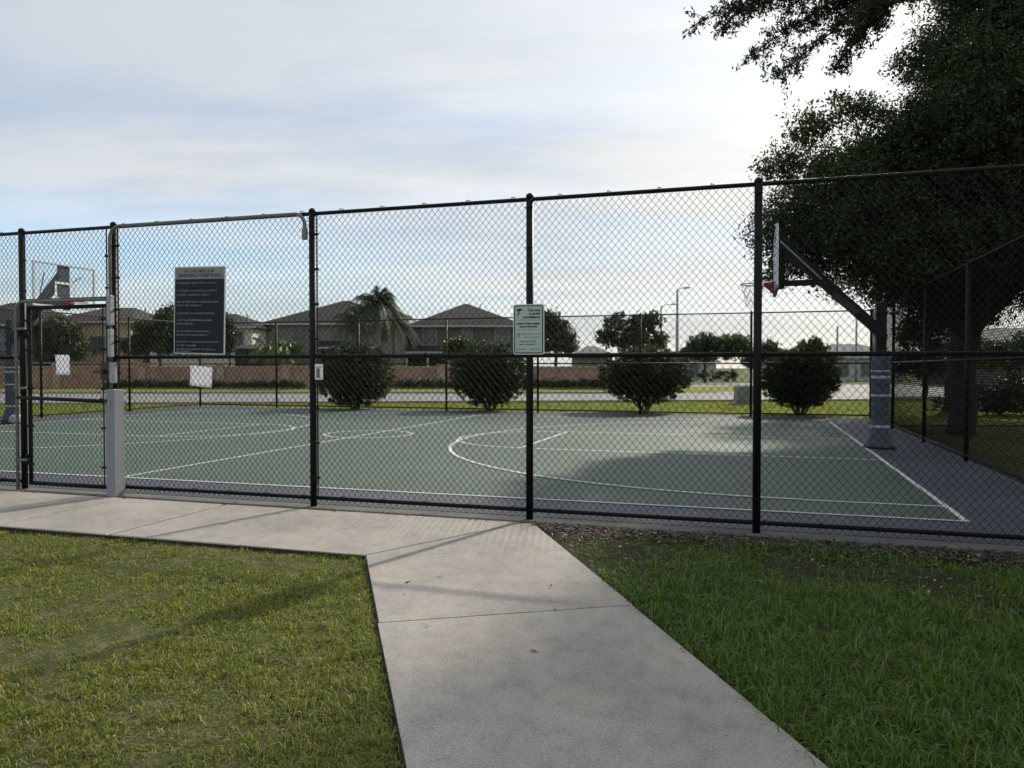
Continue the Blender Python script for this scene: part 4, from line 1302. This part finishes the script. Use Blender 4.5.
def hx(px, d): return (px-512)/F_PX*d
def hz(py, d): return CAM_H+.05+(HOR-py)/F_PX*d
d = 74
house('taupe two storey house with a dark hip roof behind the hedge', hx(412, d), hx(521, d), d, 11, hz(327, d), hz(304, d), 'stuccogrey', 'roofd', .04,
      ax=466, windows=[(hx(430, d), hz(336.5, d), 1.2, 1.6), (hx(467, d), hz(334, d), .9, .8), (hx(502, d), hz(336.5, d), 1.2, 1.5)], porch=(hx(408, d), hx(452, d), hz(353.5, d), 2.2))
d = 72
house('beige house with a long dark hip roof behind the palms', hx(266, d), hx(404, d), d, 11, hz(325, d), hz(301, d), 'stuccobeige', 'roofd', .05,
      ax=347, windows=[(hx(300, d), hz(334, d), 1.2, 1.3), (hx(338, d), hz(334, d), 1.2, 1.3), (hx(382, d), hz(334, d), 1.2, 1.4)], porch=(hx(318, d), hx(362, d), hz(349, d), 2.0))
d = 68
house('cream house half hidden by the rules sign', hx(150, d), hx(252, d), d, 10, hz(328, d), hz(314, d), 'stuccopale', 'roofd', .3,
      [(hx(238, d), hz(340, d), .9, 1.3), (hx(200, d), hz(340, d), 1.0, 1.3)])
d = 66
house('tan house with a low brown roof seen behind the walk gate', hx(52, d), hx(131, d), d, 10, hz(323, d), hz(308, d), 'stuccotan', 'roofb', .4,
      [(hx(98, d), hz(345, d), 1.1, 1.3), (hx(121, d), hz(345, d), .8, 1.1)])
d = 60
house('dark roofed house at the left edge of the view', hx(-60, d), hx(26, d), d, 10, hz(326, d), hz(303, d), 'stuccogrey', 'roofd', .3, [(hx(8, d), hz(340, d), 1.2, 1.4), (hx(-25, d), hz(340, d), 1.2, 1.4)])
d = 84
house('low white house beyond the dark shrub', hx(826, d), hx(905, d), d, 10, hz(358, d), hz(344, d), 'stuccowhite', 'roofg', .35, [(hx(842, d), hz(370, d), 1.3, 1.3), (hx(866, d), hz(370, d), 1.0, 1.3)])
d = 95
house('distant pale house glimpsed under the dense dark trees', hx(684, d), hx(716, d), d, 9, hz(362, d), hz(354, d), 'stuccowhite', 'roofg', .3, [(hx(694, d), hz(370, d), 1.0, 1.2)])
d = 88
house('small distant grey roof between the round tree and the wide shrub', hx(578, d), hx(612, d), d, 9, hz(357, d), hz(346, d), 'stuccobeige', 'roofg', .25, [(hx(596, d), hz(363, d), 1.0, 1.0)])
d = 58
house('grey roofed house at the right edge beyond the oak', hx(985, d), hx(1110, d), d, 9, hz(342, d), hz(328, d), 'stuccogrey', 'roofg', .3, [(hx(1005, d), hz(352, d), 1.2, 1.2), (hx(1060, d), hz(352, d), 1.2, 1.2)])

# screen enclosure in front of the beige house
se = thing('screen_enclosure', 'dark framed screen enclosure beside the bright palms', 'screen enclosure', (hx(262, 65), 65, -.05))
w_ = 1.9
m = MB()
for x in np.linspace(-w_, w_, 5):
    for y in (-.8, .8): m.box(x-.04, x+.04, y-.04, y+.04, 0, 3.0)
for z in (1.4, 2.9):
    m.box(-w_+.04, w_-.04, -.82, -.76, z, z+.08); m.box(-w_+.04, w_-.04, .76, .82, z, z+.08)
m.build('frame', MT['vinyl'], se)
MB().box(-w_+.04, w_-.04, -.77, -.755, 0, 2.9).build('screen', MT['screen'], se)
m = MB(); m.add([(-w_, -.8, 3.0), (w_, -.8, 3.0), (w_, .8, 3.35), (-w_, .8, 3.35), (-w_, -.8, 3.05), (w_, -.8, 3.05), (w_, .8, 3.4), (-w_, .8, 3.4)],
      [(3, 2, 1, 0), (4, 5, 6, 7), (0, 1, 5, 4), (1, 2, 6, 5), (2, 3, 7, 6), (3, 0, 4, 7)]); m.build('roof', MT['screen'], se)

# ------------------------------------------------------------------ street lamps and poles
def lamp(label, px, ytop, d, arm, r=.11):
    X = hx(px, d); zt = hz(ytop, d)
    t = thing('street_lamp', label, 'street lamp', (X, d, -.05), 0, 'street lamps along the far road')
    m = MB(); m.tube([(0, 0, 0), (0, 0, zt*.5), (0, 0, zt)], [r, r*.85, r*.6], 10); m.build('pole', MT['lamp'], t, smooth=True)
    m = MB(); m.tube([(0, 0, zt-.1), (arm*.5, 0, zt+.12), (arm, 0, zt+.16)], .035, 7); m.build('arm', MT['lamp'], t, smooth=True)
    m = MB(); m.box(arm-.05, arm+.5, -.14, .14, zt+.10, zt+.22, bev=.05); m.build('lamp_head', MT['roofg'], t)
lamp('tall pale street lamp with its arm to the right above the wide shrub', 677, 290, 66, .55, .15)
lamp('shorter street lamp standing inside the loose tree crown', 661, 306, 80, 1.0, .13)
def pole(label, px, ytop, d):
    X = hx(px, d); zt = hz(ytop, d)
    t = thing('utility_pole', label, 'utility pole', (X, d, -.05), 0, 'bare poles beyond the white house')
    m = MB(); m.tube([(0, 0, 0), (0, 0, zt)], [.13, .09], 9); m.build('pole', MT['lamp'], t, smooth=True)
    m = MB(); m.box(-.5, .5, -.06, -.0, zt-.4, zt-.3) if d > 89 else m.lathe([(.11, zt-.02), (.11, zt+.06), (.03, zt+.12)], n=9); m.build('fitting', MT['lamp'], t)
pole('bare pole above the roof of the low white house, shorter of two', 837, 327, 78)
pole('taller thin pole beside the arm of the right hoop', 856, 318, 80)

uc = thing('utility_cabinet', 'grey green utility cabinet on the verge beside the fence post', 'utility cabinet', (hx(745, 31), 31.2, -.05))
MB().box(-.32, .32, -.25, .25, .08, .74, bev=.02).build('body', MT['cabinet'], uc)
MB().box(-.38, .38, -.31, .31, 0, .08, bev=.01).build('plinth', MT['kerb'], uc)
MB().box(-.27, .27, -.265, -.252, .14, .68, bev=.005).build('door', MT['cabinet'], uc)

# ------------------------------------------------------------------ sky, sun, camera
wd = bpy.data.worlds.new('World')
scene.world = wd
wd.use_nodes = True
n = wd.node_tree.nodes; l = wd.node_tree.links
n.clear()
out = n.new('ShaderNodeOutputWorld')
sky = n.new('ShaderNodeTexSky'); sky.sky_type = 'NISHITA'; sky.sun_disc = False
sky.sun_elevation = SUN_EL; sky.sun_rotation = SUN_AZ; sky.air_density = 1.3; sky.dust_density = .5; sky.ozone_density = 1.2
bg = n.new('ShaderNodeBackground'); bg.inputs[1].default_value = .15
l.new(mix_rgb(n, l, 1.0, sky.outputs[0], (.78, .95, 1.22), 'MULTIPLY'), bg.inputs[0])
# thin high cloud, laid out on a plane overhead
tc = n.new('ShaderNodeTexCoord')
sx = n.new('ShaderNodeSeparateXYZ'); l.new(tc.outputs['Generated'], sx.inputs[0])
def math_n(op, a, b=None, c=None):
    m = n.new('ShaderNodeMath'); m.operation = op
    for s, v in zip(m.inputs, (a, b, c)):
        if v is None: continue
        if isinstance(v, (int, float)): s.default_value = v
        else: l.new(v, s)
    return m.outputs[0]
zc = math_n('ADD', math_n('MAXIMUM', sx.outputs[2], 0.0), .14)
cx = n.new('ShaderNodeCombineXYZ')
l.new(math_n('DIVIDE', sx.outputs[0], zc), cx.inputs[0]); l.new(math_n('DIVIDE', sx.outputs[1], zc), cx.inputs[1])
mp = n.new('ShaderNodeMapping'); mp.inputs['Scale'].default_value = (.55, 1.0, 1); mp.inputs['Rotation'].default_value = (0, 0, R(-12)); mp.inputs['Location'].default_value = (3.3, 1.2, 0)
l.new(cx.outputs[0], mp.inputs[0])
f1 = noise(n, l, 1.1, 8, .58, vec=mp.outputs[0])
f2 = noise(n, l, .45, 3, .5, vec=mp.outputs[0])
cover = ramp(n, l, math_n('ADD', math_n('MULTIPLY', f1, .6), math_n('MULTIPLY', f2, .4)), [(.36, .70), (.56, 1.0)])
# near the horizon on the left the sky is clearer and bluer
band = math_n('MULTIPLY', math_n('SUBTRACT', 1.0, math_n('MINIMUM', math_n('MULTIPLY', math_n('ABSOLUTE', math_n('SUBTRACT', sx.outputs[2], .125)), 11.5), 1.0)),
              math_n('MINIMUM', math_n('MAXIMUM', math_n('MULTIPLY_ADD', sx.outputs[0], -2.2, .05), 0.0), 1.0))
cover = math_n('MULTIPLY', cover, math_n('SUBTRACT', 1.0, math_n('MULTIPLY', band, .72)))
# brightness rises towards the veiled sun
vd = n.new('ShaderNodeVectorMath'); vd.operation = 'DOT_PRODUCT'
l.new(tc.outputs['Generated'], vd.inputs[0]); vd.inputs[1].default_value = tuple(SUN)
dt = math_n('MAXIMUM', vd.outputs['Value'], 0.0)
glow = math_n('ADD', math_n('MULTIPLY', math_n('POWER', dt, 4.0), .38), math_n('MULTIPLY', math_n('POWER', dt, 24.0), .55))
mp2 = n.new('ShaderNodeMapping'); mp2.inputs['Scale'].default_value = (.6, 1.5, 1); mp2.inputs['Rotation'].default_value = (0, 0, R(14)); mp2.inputs['Location'].default_value = (.7, 2.2, 0)
l.new(cx.outputs[0], mp2.inputs[0])
f3 = noise(n, l, 1.5, 9, .62, vec=mp2.outputs[0])
hd = math_n('ADD', math_n('MULTIPLY', sx.outputs[0], math.sin(SUN_AZ)), math_n('MULTIPLY', sx.outputs[1], math.cos(SUN_AZ)))
low = math_n('MAXIMUM', math_n('SUBTRACT', 1.0, math_n('MULTIPLY', math_n('MAXIMUM', sx.outputs[2], 0.0), 2.6)), 0.0)
side = math_n('MAXIMUM', math_n('MULTIPLY_ADD', sx.outputs[0], 1.5, .35), 0.0)
glow = math_n('ADD', glow, math_n('MULTIPLY', math_n('MULTIPLY', math_n('POWER', math_n('MAXIMUM', hd, 0.0), 6.0), low), .26))
shade = ramp(n, l, math_n('ADD', math_n('MULTIPLY', f1, .45), math_n('MULTIPLY', f3, .55)), [(.36, (.45, .52, .615)), (.47, (.60, .655, .71)), (.58, (.77, .795, .805))])
hi = math_n('MINIMUM', math_n('MULTIPLY', math_n('MAXIMUM', math_n('MULTIPLY_ADD', sx.outputs[0], -1.0, .12), 0.0), math_n('MULTIPLY', math_n('MAXIMUM', math_n('SUBTRACT', sx.outputs[2], .15), 0.0), 6.0)), .5)
shade = mix_rgb(n, l, hi, shade, (.47, .545, .66))
shade = mix_rgb(n, l, math_n('MINIMUM', math_n('MULTIPLY', side, .75), .8), shade, (.70, .715, .715))
cc = mix_rgb(n, l, 1.0, shade, mix_rgb(n, l, math_n('MINIMUM', glow, 1.0), (0, 0, 0), (.72, .66, .56)), 'ADD')
cb = n.new('ShaderNodeBackground'); cb.inputs[1].default_value = 1.0
l.new(cc, cb.inputs[0])
ms = n.new('ShaderNodeMixShader')
l.new(cover, ms.inputs[0]); l.new(bg.outputs[0], ms.inputs[1]); l.new(cb.outputs[0], ms.inputs[2])
l.new(ms.outputs[0], out.inputs[0])

sl = bpy.data.lights.new('sun', 'SUN')
sl.energy = 5.0; sl.angle = R(1.5); sl.color = (1, .92, .79)
so = bpy.data.objects.new('sun', sl); link(so)
so.rotation_euler = (-SUN).to_track_quat('-Z', 'Y').to_euler()
so.location = (8, 12, 12)

cam = bpy.data.cameras.new('camera')
cam.sensor_width = 36; cam.lens = F_PX/1024*36
cam.clip_start = .05; cam.clip_end = 3000
co = bpy.data.objects.new('camera', cam); link(co)
co.location = (0, 0, CAM_H)
co.rotation_euler = (R(90)-math.atan((384-HOR)/F_PX), 0, 0)
scene.camera = co
scene.view_settings.view_transform = 'Standard'
scene.view_settings.look = 'None'
scene.view_settings.exposure = 0
scene.view_settings.gamma = 1
scene.view_settings.use_curve_mapping = False
